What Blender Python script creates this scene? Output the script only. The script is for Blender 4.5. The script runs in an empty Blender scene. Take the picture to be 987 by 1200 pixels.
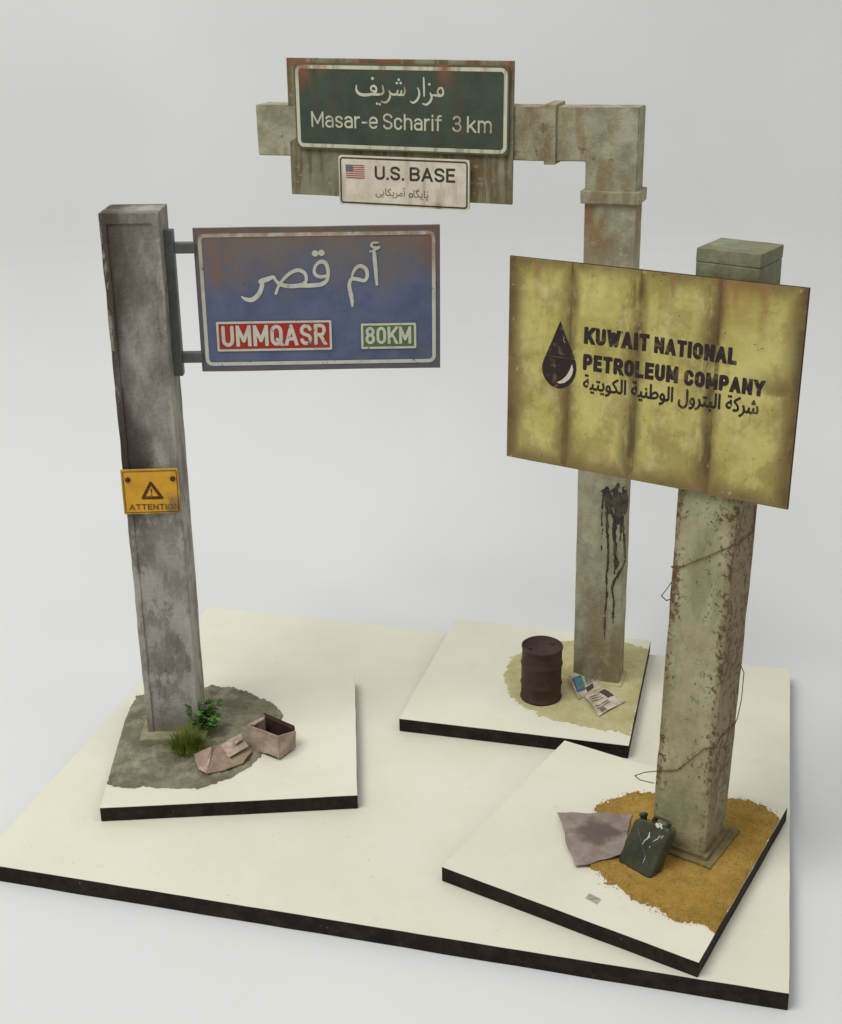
import bpy, bmesh, math, random, unicodedata
import numpy as np
from mathutils import Matrix, Vector, noise as mnoise

S = 0.01                      # every number below is in centimetres; S turns it into metres
rnd = random.Random(7)
scene = bpy.context.scene
COL = scene.collection

# ------------------------------------------------------------------ camera
F_PX, PITCH, ROLL, CAM_H = 1588.0, 0.38143, -0.00852, 24.57     # focal length in pixels of a 987 x 1200 frame
def cam_axes():
    cp, sp = math.cos(PITCH), math.sin(PITCH)
    right, up, fwd = Vector((1, 0, 0)), Vector((0, sp, cp)), Vector((0, cp, -sp))
    c, s = math.cos(ROLL), math.sin(ROLL)
    return c * right + s * up, -s * right + c * up, fwd
cr, cu, cf = cam_axes()
cam_data = bpy.data.cameras.new('camera')
cam_data.sensor_fit = 'VERTICAL'; cam_data.sensor_height = 24.0
cam_data.lens = F_PX / 1200.0 * 24.0
cam_data.clip_start = 0.01; cam_data.clip_end = 20.0
cam = bpy.data.objects.new('camera', cam_data); COL.objects.link(cam)
mw = Matrix(((cr.x, cu.x, -cf.x, 0), (cr.y, cu.y, -cf.y, 0), (cr.z, cu.z, -cf.z, CAM_H * S), (0, 0, 0, 1)))
cam.matrix_world = mw
scene.camera = cam
CAM = Vector((0, 0, CAM_H))

# ------------------------------------------------------------------ light of the room
world = bpy.data.worlds.new('World'); scene.world = world; world.use_nodes = True
wb = world.node_tree.nodes['Background']
wb.inputs[0].default_value = (1.0, 0.99, 0.97, 1); wb.inputs[1].default_value = 0.37
def area(name, loc, target, size, power, color):
    d = bpy.data.lights.new(name, 'AREA'); d.shape = 'RECTANGLE'; d.size, d.size_y = size[0] * S, size[1] * S
    d.energy = power; d.color = color
    o = bpy.data.objects.new(name, d); COL.objects.link(o)
    o.location = Vector(loc) * S
    o.rotation_euler = (Vector(target) - Vector(loc)).to_track_quat('-Z', 'Y').to_euler()
    return o
area('ceiling_lamp', (-40, 10, 90), (0, 52, 14), (52, 52), 6.3, (1.0, 0.985, 0.95))
area('second_ceiling_lamp', (44, 30, 98), (2, 50, 8), (60, 44), 1.5, (1.0, 0.98, 0.93))

vs = scene.view_settings
vs.view_transform = 'Standard'; vs.look = 'None'; vs.exposure = 0.0; vs.gamma = 1.0; vs.use_curve_mapping = False

# ------------------------------------------------------------------ helpers: pixels, frames
def pixel_dir(px, py):
    return cr * ((px - 493.5) / F_PX) + cu * ((600 - py) / F_PX) + cf
def ground(px, py, z):
    d = pixel_dir(px, py); t = (z - CAM_H) / d.z
    return CAM + d * t
def hit(M, px, py, axis, value):
    """where the ray of a pixel meets the plane local[axis] = value of frame M"""
    inv = M.inverted(); o = inv @ CAM; d = inv.to_3x3() @ pixel_dir(px, py)
    t = (value - o[axis]) / d[axis]
    return o + d * t
def frame(x, y, z, yaw=0.0, lean=(0, 0), tilt=0.0):
    L = Matrix.Identity(4); L[0][2] = lean[0]; L[1][2] = lean[1]
    q = Matrix(((1, 0, lean[0]), (0, 1, lean[1]), (-lean[0], -lean[1], 1))).to_quaternion().to_matrix().to_4x4()
    return Matrix.Translation((x, y, z)) @ q @ Matrix.Rotation(yaw, 4, 'Z') @ Matrix.Rotation(tilt, 4, 'X')
WORLD = {}
def place(o, M, parent=None):
    WORLD[o.name] = M
    L = WORLD[parent.name].inverted() @ M if parent else M
    L = L.copy(); L.translation = L.translation * S
    o.parent = parent
    o.matrix_basis = L
    return o
def thing(name, label, cat, M, group=None):
    o = bpy.data.objects.new(name, None); COL.objects.link(o)
    o.empty_display_size = 0.01
    o['label'] = label; o['category'] = cat
    if group: o['group'] = group
    return place(o, M)
def obj(name, verts, faces, mat, parent=None, M=None, smooth=False, label=None, kind=None):
    me = bpy.data.meshes.new(name)
    me.from_pydata([tuple(Vector(v) * S) for v in verts], [], faces)
    me.update()
    if smooth: me.shade_smooth()
    me.materials.append(mat)
    o = bpy.data.objects.new(name, me); COL.objects.link(o)
    if M is None: M = WORLD[parent.name] if parent else Matrix.Identity(4)
    place(o, M, parent)
    if label: o['label'] = label
    if kind: o['kind'] = kind
    return o
def bm_out(bm):
    bm.verts.index_update()
    v = [x.co[:] for x in bm.verts]; f = [[q.index for q in p.verts] for p in bm.faces]
    bm.free(); return v, f
def wob(v, amp, freq, seed):
    n = mnoise.noise_vector(Vector(v) * freq + Vector((seed, seed * 1.7, -seed)))
    return Vector(v) + n * amp
def box(x0, x1, y0, y1, z0, z1, bev=0.03, segs=1, cuts=0, amp=0.0, freq=1.0, seed=1.0, inset=None, axis=2, noend=False):
    bm = bmesh.new(); bmesh.ops.create_cube(bm, size=1)
    for v in bm.verts:
        v.co = Vector((x0 + (v.co.x + .5) * (x1 - x0), y0 + (v.co.y + .5) * (y1 - y0), z0 + (v.co.z + .5) * (z1 - z0)))
    if inset:
        bm.normal_update()
        f = [f for f in bm.faces if f.normal.y < -.9]
        bmesh.ops.inset_individual(bm, faces=f, thickness=inset[0], depth=-inset[1])
    if bev: bmesh.ops.bevel(bm, geom=bm.edges[:] if not inset else [e for e in bm.edges if not any(abs(v.co.y - (y0 + inset[1])) < 1e-4 for v in e.verts)], offset=bev, segments=segs, affect='EDGES', profile=.6, clamp_overlap=True)
    if cuts:
        lo = (x0, y0, z0)[axis]; hi = (x1, y1, z1)[axis]
        no = Vector((axis == 0, axis == 1, axis == 2))
        for i in range(1, cuts):
            t = lo + (hi - lo) * i / cuts
            bmesh.ops.bisect_plane(bm, geom=bm.verts[:] + bm.edges[:] + bm.faces[:], plane_co=no * t, plane_no=no)
    if amp:
        for v in bm.verts: v.co = wob(wob(v.co, amp, freq, seed), amp * .6, freq * 4.5, seed + 3)
    return bm_out(bm)
def merge(*parts):
    V, Fc = [], []
    for v, f in parts:
        b = len(V); V += list(v); Fc += [[i + b for i in p] for p in f]
    return V, Fc
def catmull(pts, n=6):
    P = np.array(pts, float); out = []
    Q = np.vstack([2 * P[0] - P[1], P, 2 * P[-1] - P[-2]])
    for i in range(1, len(Q) - 2):
        a, b, c, d = Q[i - 1], Q[i], Q[i + 1], Q[i + 2]
        for k in range(n):
            t = k / n
            out.append(.5 * (2 * b + (c - a) * t + (2 * a - 5 * b + 4 * c - d) * t * t + (3 * b - a - 3 * c + d) * t ** 3))
    out.append(P[-1]); return out
def tube(pts, r, seg=8):
    V, Fc = [], []; P = [Vector(p) for p in pts]
    for i, p in enumerate(P):
        t = (P[min(i + 1, len(P) - 1)] - P[max(i - 1, 0)]).normalized()
        a = t.orthogonal().normalized() if i == 0 else (a - t * a.dot(t)).normalized()
        b = t.cross(a)
        for k in range(seg):
            w = 2 * math.pi * k / seg; V.append(p + (a * math.cos(w) + b * math.sin(w)) * r)
    for i in range(len(P) - 1):
        for k in range(seg):
            Fc.append([i * seg + k, i * seg + (k + 1) % seg, (i + 1) * seg + (k + 1) % seg, (i + 1) * seg + k])
    Fc.append(list(range(seg))[::-1]); Fc.append([(len(P) - 1) * seg + k for k in range(seg)])
    return V, Fc
def lathe(profile, seg=48):
    V, Fc = [], []
    for r, z in profile:
        for k in range(seg):
            w = 2 * math.pi * k / seg; V.append((r * math.cos(w), r * math.sin(w), z))
    for i in range(len(profile) - 1):
        for k in range(seg):
            Fc.append([i * seg + k, i * seg + (k + 1) % seg, (i + 1) * seg + (k + 1) % seg, (i + 1) * seg + k])
    Fc.append([k for k in range(seg)][::-1]); Fc.append([(len(profile) - 1) * seg + k for k in range(seg)])
    return V, Fc

# ------------------------------------------------------------------ flat shapes from distance fields
def seg_dist(X, Y, a, b, wa, wb_):
    """distance to a stroke from a to b whose half width runs from wa to wb_"""
    dx, dy = b[0] - a[0], b[1] - a[1]; L = dx * dx + dy * dy + 1e-12
    t = np.clip(((X - a[0]) * dx + (Y - a[1]) * dy) / L, 0, 1)
    return np.hypot(X - a[0] - t * dx, Y - a[1] - t * dy) - (wa + (wb_ - wa) * t)
def field_strokes(strokes, cell, pad=.06):
    """strokes: lists of (x, y, half width)"""
    A = np.array([p for s in strokes for p in s])
    x0, x1 = A[:, 0].min() - A[:, 2].max() - pad, A[:, 0].max() + A[:, 2].max() + pad
    y0, y1 = A[:, 1].min() - A[:, 2].max() - pad, A[:, 1].max() + A[:, 2].max() + pad
    xs = np.arange(x0, x1, cell); ys = np.arange(y0, y1, cell)
    X, Y = np.meshgrid(xs, ys); D = np.full(X.shape, 9.0)
    for s in strokes:
        for p, q in zip(s[:-1], s[1:]):
            m = max(p[2], q[2]) + 2 * cell
            i0, i1 = np.searchsorted(xs, [min(p[0], q[0]) - m, max(p[0], q[0]) + m])
            j0, j1 = np.searchsorted(ys, [min(p[1], q[1]) - m, max(p[1], q[1]) + m])
            sl = (slice(j0, j1), slice(i0, i1))
            D[sl] = np.minimum(D[sl], seg_dist(X[sl], Y[sl], p, q, p[2], q[2]))
    return xs, ys, D
def poly_field(poly, xs, ys):
    X, Y = np.meshgrid(xs, ys); D = np.full(X.shape, 1e9); ins = np.zeros(X.shape, bool)
    n = len(poly)
    for i in range(n):
        a, b = poly[i], poly[(i + 1) % n]
        D = np.minimum(D, seg_dist(X, Y, a, b, 0, 0))
        c = ((a[1] > Y) != (b[1] > Y)) & (X < (b[0] - a[0]) * (Y - a[1]) / (b[1] - a[1] + 1e-12) + a[0])
        ins ^= c
    return np.where(ins, -D, D)
def march(xs, ys, D, lift):
    """triangulated region D < 0; lift(x, y, d) -> 3D point"""
    inside = D < 0
    anyin = inside[:-1, :-1] | inside[1:, :-1] | inside[:-1, 1:] | inside[1:, 1:]
    V, Fc, key = [], [], {}
    def vert(k, x, y, d):
        if k not in key: key[k] = len(V); V.append(lift(x, y, d))
        return key[k]
    for j, i in zip(*np.nonzero(anyin)):
        c = ((j, i), (j, i + 1), (j + 1, i + 1), (j + 1, i)); f = []
        for k in range(4):
            p, q = c[k], c[(k + 1) % 4]; dp, dq = D[p], D[q]
            if dp < 0: f.append(vert(p, xs[p[1]], ys[p[0]], dp))
            if (dp < 0) != (dq < 0):
                t = dp / (dp - dq); kk = (min(p, q), max(p, q))
                f.append(vert(kk, xs[p[1]] + t * (xs[q[1]] - xs[p[1]]), ys[p[0]] + t * (ys[q[0]] - ys[p[0]]), 0.0))
        if len(f) > 2: Fc.append(f)
    return V, Fc
def decal(name, strokes, cell, mat, parent, y, M=None, relief=0.0, label=None, rag=0.0):
    """a print on the front (-y) of a panel; strokes in the panel's (x, z)"""
    xs, ys, D = field_strokes(strokes, cell)
    if rag:
        for j, i in zip(*np.nonzero(D < .1)): D[j, i] += rag * (mnoise.noise(Vector((xs[i] * 9, ys[j] * 4, 2))) + .7 * mnoise.noise(Vector((xs[i] * 22, ys[j] * 11, 5))))
    V, Fc = march(xs, ys, D, lambda a, b, d: (a, y - min(-d, relief) if relief else y, b))
    return obj(name, V, Fc, mat, parent, M, smooth=bool(relief), label=label)
def plate(x0, x1, z0, z1, r, y, thick):
    """thin rounded rectangle standing in the xz plane, front at y"""
    P = []
    for cx, cz, a in ((x1 - r, z1 - r, 0), (x0 + r, z1 - r, 90), (x0 + r, z0 + r, 180), (x1 - r, z0 + r, 270)):
        for k in range(6 if r > 0 else 1):
            w = math.radians(a + 90 * k / 5); P.append((cx + r * math.cos(w), cz + r * math.sin(w)))
    n = len(P)
    V = [(a, y, b) for a, b in P] + [(a, y + thick, b) for a, b in P]
    return V, [list(range(n))[::-1], [n + i for i in range(n)]] + [[i, (i + 1) % n, n + (i + 1) % n, n + i] for i in range(n)]
def ring(x0, x1, z0, z1, r, w):
    """strokes of a rounded frame"""
    P = []
    for cx, cz, a in ((x1 - r, z1 - r, 0), (x0 + r, z1 - r, 90), (x0 + r, z0 + r, 180), (x1 - r, z0 + r, 270)):
        for k in range(6):
            t = math.radians(a + 18 * k); P.append((cx + r * math.cos(t), cz + r * math.sin(t), w))
    return [P + [P[0]]]

# ------------------------------------------------------------------ stroke lettering
def arc(cx, cy, rx, ry, a0, a1, n=10):
    return [(cx + rx * math.cos(math.radians(a0 + (a1 - a0) * k / n)), cy + ry * math.sin(math.radians(a0 + (a1 - a0) * k / n))) for k in range(n + 1)]
_S = arc(.5, .75, .5, .25, 12, 180) + [(.05, .64), (.2, .56), (.8, .44), (.95, .36)] + arc(.5, .25, .5, .25, 0, -168)
_O = arc(.5, .7, .5, .3, 0, 180) + arc(.5, .3, .5, .3, 180, 360) + [(1, .7)]
X = .73
GL = {
 'A': (.62, [[(0, 0), (.5, 1), (1, 0)], [(.19, .28), (.81, .28)]]),
 'B': (.56, [[(0, 0), (0, 1), (.6, 1)] + arc(.6, .76, .36, .24, 90, -90) + [(0, .52)], [(0, .52), (.6, .52)] + arc(.6, .26, .4, .26, 90, -90) + [(0, 0)]]),
 'C': (.54, [arc(.5, .72, .5, .28, 8, 180) + arc(.5, .28, .5, .28, 180, 352)]),
 'E': (.46, [[(1, 1), (0, 1), (0, 0), (1, 0)], [(0, .52), (.88, .52)]]),
 'I': (.0, [[(.5, 0), (.5, 1)]]),
 'K': (.58, [[(0, 0), (0, 1)], [(1, 1), (.06, .38)], [(.36, .6), (1, 0)]]),
 'L': (.44, [[(0, 1), (0, 0), (1, 0)]]),
 'M': (.74, [[(0, 0), (0, 1), (.5, .22), (1, 1), (1, 0)]]),
 'N': (.58, [[(0, 0), (0, 1), (1, 0), (1, 1)]]),
 'O': (.56, [_O]), '0': (.54, [_O]),
 'P': (.54, [[(0, 0), (0, 1), (.6, 1)] + arc(.6, .72, .4, .28, 90, -90) + [(0, .44)]]),
 'Q': (.56, [_O, [(.58, .26), (1.0, .0)]]),
 'R': (.56, [[(0, 0), (0, 1), (.6, 1)] + arc(.6, .74, .38, .26, 90, -90) + [(0, .48)], [(.5, .48), (1, 0)]]),
 'S': (.54, [_S]),
 'T': (.52, [[(0, 1), (1, 1)], [(.5, 1), (.5, 0)]]),
 'U': (.56, [[(0, 1)] + arc(.5, .29, .5, .29, 180, 360) + [(1, 1)]]),
 'W': (.84, [[(0, 1), (.24, 0), (.5, .85), (.76, 0), (1, 1)]]),
 'Y': (.58, [[(0, 1), (.5, .42), (1, 1)], [(.5, .42), (.5, 0)]]),
 '8': (.54, [arc(.5, .765, .45, .235, 0, 360, 20), arc(.5, .265, .5, .265, 0, 360, 20)]),
 '3': (.52, [arc(.46, .76, .46, .24, 160, -90) , [(.3, .52)] + arc(.46, .26, .54, .26, 90, -165)]),
 'a': (.46, [[(1, 0)] + arc(.5, .5, .5, .23, 0, 155), [(1, .42), (.4, .42)] + arc(.4, .21, .4, .21, 90, 270) + [(.7, .0), (1, .13)]]),
 'c': (.44, [arc(.5, .48, .5, .25, 15, 180) + arc(.5, .25, .5, .25, 180, 345)]),
 'e': (.48, [[(0, .37), (1, .37)] + arc(.5, .48, .5, .25, 0, 180) + arc(.5, .25, .5, .25, 180, 325)]),
 'f': (.34, [[(.36, 0), (.36, .8)] + arc(.8, .8, .44, .2, 180, 90) + [(1, 1)], [(0, .71), (.95, .71)]]),
 'h': (.46, [[(0, 0), (0, 1)], arc(.5, .48, .5, .25, 180, 0) + [(1, 0)]]),
 'i': (.0, [[(.5, 0), (.5, X)], [(.5, .97), (.5, 1.0)]]),
 'k': (.46, [[(0, 0), (0, 1)], [(.92, X), (.04, .26)], [(.34, .43), (1, 0)]]),
 'm': (.76, [[(0, 0), (0, X)], arc(.25, .5, .25, .23, 180, 0) + [(.5, 0)], arc(.75, .5, .25, .23, 180, 0) + [(1, 0)]]),
 'r': (.28, [[(0, 0), (0, X)], [(.02, .46), (.15, .62), (.5, .71), (1, .72)]]),
 's': (.40, [[(x, y * X) for x, y in _S]]),
 '-': (.26, [[(0, .36), (1, .36)]]),
 '.': (.0, [[(.5, 0), (.5, .02)]]),
}
def text_strokes(txt, hw, gap, wide=1.0):
    """strokes in units of the cap height, with the total advance"""
    x = 0.0; out = []
    for n_, ch in enumerate(txt):
        if ch == ' ': x += .28 * wide; continue
        w, pl = GL[ch]; w = w * wide + 2 * hw
        for line in pl:
            out.append([(x + hw + px * (w - 2 * hw), hw + py * (1 - 2 * hw), hw, n_) for px, py in line])
        x += w + gap
    return out, x - gap
def text_decal(name, items, cell, mat, parent, y, M):
    """items: (text, p0, p1, cap height, half stroke, gap, width); letters with square ends"""
    parts = []
    for txt, p0, p1, h, hw, gap, wide in items:
        st, adv = text_strokes(txt, hw, gap, wide); k = (p1[0] - p0[0]) / adv; sl = (p1[1] - p0[1]) / (p1[0] - p0[0]); w = hw * (h + k) / 2
        groups = {}
        for s_ in st: groups.setdefault(s_[0][3], []).append([(a * k, b * h) for a, b, _, _ in s_])
        for lines in groups.values():
            A = np.array([p for l in lines for p in l]); xs = np.arange(A[:, 0].min() - 2 * w, A[:, 0].max() + 2 * w, cell); ys = np.arange(-2 * cell, h + 2.5 * cell, cell)
            X_, Y_ = np.meshgrid(xs, ys); D = np.full(X_.shape, 9.0)
            for l in lines:
                n = len(l) - 1
                for i, (a, b) in enumerate(zip(l[:-1], l[1:])):
                    a, b = np.array(a), np.array(b); d = b - a; L = np.hypot(*d) + 1e-9
                    if n <= 4 and min(abs(d)) < .02 * L:        # straight upright or level stroke: box with square ends
                        c = (a + b) / 2; hx, hz = abs(d[0]) / 2 + w, abs(d[1]) / 2 + w
                        if abs(d[0]) > abs(d[1]):
                            if i == 0 and not any(np.hypot(*(a - np.array(q))) < 1e-6 for m_ in lines if m_ is not l for q in m_): pass
                        D = np.minimum(D, np.maximum(abs(X_ - c[0]) - hx, abs(Y_ - c[1]) - hz)); continue
                    if i == 0 and n <= 4 and (a[1] < 1.2 * w or a[1] > h - 1.2 * w): a = a - d / L * 1.6 * w
                    if i == n - 1 and n <= 4 and (b[1] < 1.2 * w or b[1] > h - 1.2 * w): b = b + d / L * 1.6 * w
                    D = np.minimum(D, seg_dist(X_, Y_, a, b, w, w))
            D = np.maximum(D, np.maximum(-Y_, Y_ - h))
            parts.append(march(xs, ys, D, lambda a, b, d: (p0[0] + a, y, p0[1] + b + a * sl)))
    return obj(name, *merge(*parts), mat, parent, M)
def traced(M, y, zoom, org, strokes, dots=(), shrink=1.0):
    """brush strokes read off the photograph (zoomed pixels) onto a panel plane"""
    def uv(zx, zy):
        p = hit(M, org[0] + zx / zoom, org[1] + zy / zoom, 1, y); return p.x, p.z
    u = (Vector(uv(100, 0)) - Vector(uv(0, 0))).length / 100
    out = [[(*uv(a, b), max(w * .5 * u * shrink, .004)) for a, b, w in catmull(s, 5)] for s in strokes]
    out += [[(*uv(a, b), r * u * shrink), (*uv(a + 1, b), r * u * shrink)] for a, b, r in dots]
    return out
FORMS = {}
for c_ in range(0xFB50, 0xFEFD):
    d_ = unicodedata.decomposition(chr(c_)).split()
    if len(d_) == 2 and d_[0] in ('<isolated>', '<initial>', '<medial>', '<final>'):
        FORMS[(int(d_[1], 16), d_[0][1:4])] = chr(c_)
def joined(s):
    """letters of a right-to-left word in their joined forms, in drawing order"""
    o = []
    for i, ch in enumerate(s):
        k = ord(ch)
        if (k, 'iso') not in FORMS: o.append(ch); continue
        p = i > 0 and (ord(s[i - 1]), 'ini') in FORMS and (k, 'fin') in FORMS
        n = i + 1 < len(s) and (k, 'ini') in FORMS and (ord(s[i + 1]), 'fin') in FORMS
        o.append(FORMS[(k, 'med' if p and n else 'fin' if p else 'ini' if n else 'iso')])
    return ''.join(reversed(o))
def font_print(name, body, p0, p1, h, y, mat, parent, M, bold=0.0):
    c = bpy.data.curves.new('print', 'FONT'); c.body = body; c.size = 1; c.resolution_u = 4
    t = bpy.data.objects.new('print', c); COL.objects.link(t)
    bpy.context.view_layer.update()
    me = t.to_mesh(); V = np.array([v.co[:] for v in me.vertices]); Fc = [list(p.vertices) for p in me.polygons]
    t.to_mesh_clear(); bpy.data.objects.remove(t); bpy.data.curves.remove(c)
    x0, x1 = V[:, 0].min(), V[:, 0].max(); k = (p1[0] - p0[0]) / (x1 - x0); sl = (p1[1] - p0[1]) / (p1[0] - p0[0])
    sets = []
    for n_, (dx, dz_) in enumerate(((0, 0),) if not bold else ((-bold, 0), (bold, 0), (0, bold), (0, -bold))):
        sets.append(([(p0[0] + (a - x0) * k + dx, y - n_ * .0009, p0[1] + (a - x0) * k * sl + b * h + dz_) for a, b, _ in V], Fc))
    return obj(name, *merge(*sets), mat, parent, M)

# ------------------------------------------------------------------ materials
def lin(c):
    return tuple(((v / 255) / 12.92 if v / 255 <= .04045 else ((v / 255 + .055) / 1.055) ** 2.4) for v in c)
class Mat:
    def __init__(s, name, rough=.8, spec=.3):
        s.m = bpy.data.materials.new(name); s.m.use_nodes = True; s.nt = s.m.node_tree; s.n = s.nt.nodes
        s.b = s.n['Principled BSDF']; s.b.inputs['Roughness'].default_value = rough
        s.b.inputs['Specular IOR Level'].default_value = spec
        tc = s.n.new('ShaderNodeTexCoord'); vm = s.n.new('ShaderNodeVectorMath'); vm.operation = 'SCALE'; vm.inputs['Scale'].default_value = 1 / S
        s.nt.links.new(tc.outputs['Object'], vm.inputs[0]); s.co = vm.outputs[0]
        sp = s.n.new('ShaderNodeSeparateXYZ'); s.nt.links.new(s.co, sp.inputs[0]); s.x, s.y, s.z = sp.outputs
    def put(s, sock, v):
        if isinstance(v, bpy.types.NodeSocket): s.nt.links.new(v, sock)
        elif isinstance(v, (tuple, list)) and len(v) == 3 and sock.type == 'RGBA': sock.default_value = (*v, 1)
        else: sock.default_value = v
    def noise(s, scale, detail=4, rough=.6, stretch=None, dist=0.0, off=0.0):
        v = s.co
        mp = s.n.new('ShaderNodeMapping'); s.nt.links.new(v, mp.inputs[0])
        mp.inputs['Scale'].default_value = stretch or (1, 1, 1); mp.inputs['Location'].default_value = (off, off * 1.3, off * .7)
        t = s.n.new('ShaderNodeTexNoise'); s.nt.links.new(mp.outputs[0], t.inputs['Vector'])
        t.inputs['Scale'].default_value = scale; t.inputs['Detail'].default_value = detail; t.inputs['Roughness'].default_value = rough
        t.inputs['Distortion'].default_value = dist
        return t.outputs[0]
    def step(s, v, a, b, lo=0.0, hi=1.0):
        r = s.n.new('ShaderNodeMapRange'); r.interpolation_type = 'SMOOTHSTEP'
        s.put(r.inputs[0], v)
        if a > b: a, b, lo, hi = b, a, hi, lo
        for i, q in enumerate((a, b, lo, hi)): r.inputs[i + 1].default_value = q
        return r.outputs[0]
    def op(s, kind, a, b=0.0, clamp=False):
        t = s.n.new('ShaderNodeMath'); t.operation = kind; t.use_clamp = clamp; s.put(t.inputs[0], a); s.put(t.inputs[1], b); return t.outputs[0]
    def mul(s, *a):
        r = a[0]
        for q in a[1:]: r = s.op('MULTIPLY', r, q)
        return r
    def add(s, *a):
        r = a[0]
        for q in a[1:]: r = s.op('ADD', r, q)
        return r
    def mx(s, *a):
        r = a[0]
        for q in a[1:]: r = s.op('MAXIMUM', r, q)
        return r
    def bumpy(s, h, dist, strength=1.0):
        b = s.n.new('ShaderNodeBump'); b.inputs['Distance'].default_value = dist * S; b.inputs['Strength'].default_value = strength
        s.put(b.inputs['Height'], h); s.nt.links.new(b.outputs[0], s.b.inputs['Normal'])
    def mix(s, f, a, b):
        t = s.n.new('ShaderNodeMix'); t.data_type = 'RGBA'
        s.put(t.inputs[0], f); s.put(t.inputs[6], a); s.put(t.inputs[7], b); return t.outputs[2]
    def band(s, v, c, w):
        """soft bump of 1 round v = c"""
        return s.step(s.op('ABSOLUTE', s.op('SUBTRACT', v, c)), w, 0.0)
    def color(s, c): s.put(s.b.inputs['Base Color'], c)
    def rough(s, r): s.put(s.b.inputs['Roughness'], r)

def plain(name, rgb, rough=.8, var=.15, scale=3.0, bump=0.0, spec=.3):
    m = Mat(name, rough, spec); c = lin(rgb)
    n = m.noise(scale, 5, .65)
    m.color(m.mix(m.step(n, .3, .7), tuple(v * (1 - var) for v in c), tuple(min(v * (1 + var), 1) for v in c)))
    if bump: m.bumpy(m.noise(scale * 6, 4, .6), bump)
    return m.m

def backdrop_mat():
    m = Mat('backdrop_paper', .95, .1)
    m.color(m.mix(m.step(m.noise(.06, 3, .5), .35, .65), lin((216, 218, 217)), lin((221, 222, 222))))
    m.bumpy(m.noise(9, 5, .7), .004); return m.m
def board_top_mat(name):
    m = Mat(name, .55, .35)
    c = m.mix(m.step(m.noise(.35, 4, .6), .3, .7), lin((219, 217, 199)), lin((225, 223, 207)))
    c = m.mix(m.mul(m.step(m.noise(1.6, 6, .7, off=4), .60, .74), .22), c, lin((186, 178, 150)))
    c = m.mix(m.step(m.noise(11, 2, .5, off=9), .755, .79), c, lin((128, 116, 96)))
    m.color(c); m.bumpy(m.noise(5, 5, .6), .008); return m.m
def board_edge_mat():
    m = Mat('board_edge', .75, .2)
    c = m.mix(m.step(m.noise(2.2, 5, .7), .35, .7), lin((28, 21, 17)), lin((50, 40, 33)))
    c = m.mix(m.step(m.noise(7, 3, .6, off=3), .705, .76), c, lin((150, 140, 120)))
    m.color(c); m.bumpy(m.noise(14, 4, .7), .02); return m.m

def post_a_mat():
    m = Mat('weathered_grey_post', .72, .35)
    n1 = m.noise(1.1, 7, .68, (1, 1, .45)); n2 = m.noise(.55, 5, .6, (1.2, 1, .3), off=3)
    c = m.mix(m.step(n1, .35, .68), lin((110, 105, 96)), lin((156, 153, 146)))
    c = m.mix(m.mul(m.step(n2, .50, .64), .55), c, lin((98, 86, 72)))
    # dark brown run-off down the left side, pooled above the notice plate
    side = m.step(m.add(m.x, m.mul(m.op('SUBTRACT', m.noise(.8, 5, .6, (1, 1, .35), off=8), .5), 1.6)), .05, -.65)
    c = m.mix(m.mul(side, m.step(m.z, 5.5, 9.5), .9), c, lin((66, 55, 46)))
    pool = m.mul(m.step(m.z, 8.4, 9.8), m.step(m.add(m.z, m.mul(m.noise(1.5, 4, .6, (1, 1, .5)), 3)), 13.6, 11.4),
                 m.step(m.add(m.x, m.mul(m.op('SUBTRACT', m.noise(1.6, 4, .6, off=2), .5), 1.2)), .35, -.15))
    c = m.mix(m.mul(pool, .85), c, lin((52, 40, 34)))
    # pale lilac bloom on the lower half
    bl = m.mul(m.step(m.noise(1.1, 7, .7, (1, 1, .55), 0, off=6), .46, .58), m.step(m.z, 9.3, 8.0), m.step(m.z, .4, 2.5, .35, 1))
    c = m.mix(m.mul(bl, .75), c, lin((172, 168, 163)))
    chips = m.mul(m.step(m.op('ABSOLUTE', m.x), .70, .80), m.step(m.noise(2.6, 5, .7, (1, 1, .4), off=12), .5, .58))
    c = m.mix(m.mul(chips, .6), c, lin((170, 165, 150)))
    c = m.mix(m.mul(m.step(m.z, 1.4, .1), .6), c, lin((120, 112, 92)))
    m.color(c); m.bumpy(m.add(m.mul(n1, .6), m.noise(9, 5, .6)), .035); return m.m
def post_b_mat():
    m = Mat('stained_concrete', .85, .25)
    n1 = m.noise(1.2, 7, .68, (1, 1, .7)); n2 = m.noise(.7, 5, .6, (1.3, 1, .3), off=5)
    c = m.mix(m.step(n1, .34, .68), lin((134, 128, 104)), lin((172, 168, 142)))
    c = m.mix(m.mul(m.step(n2, .5, .64), .55), c, lin((130, 118, 88)))
    c = m.mix(m.mul(m.step(m.noise(2.4, 6, .7, off=9), .56, .68), .5), c, lin((188, 184, 160)))
    rust = m.mul(m.mx(m.mul(m.step(m.z, 15.0, 16.6), m.step(m.z, 17.3, 17.0)), m.mul(m.step(m.z, 17.6, 17.9), m.step(m.z, 19.2, 18.0))),
                 m.step(m.noise(1.1, 4, .6, (1, 1, .5), off=15), .44, .6))
    c = m.mix(m.mul(rust, .7), c, lin((136, 98, 52)))
    c = m.mix(m.mul(m.step(m.z, 3.2, .2), m.step(m.noise(1.4, 5, .6, (1, 1, .4), off=7), .40, .6), .75), c, lin((118, 104, 70)))
    m.color(c); m.bumpy(m.add(n1, m.noise(11, 5, .7)), .03); return m.m
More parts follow.
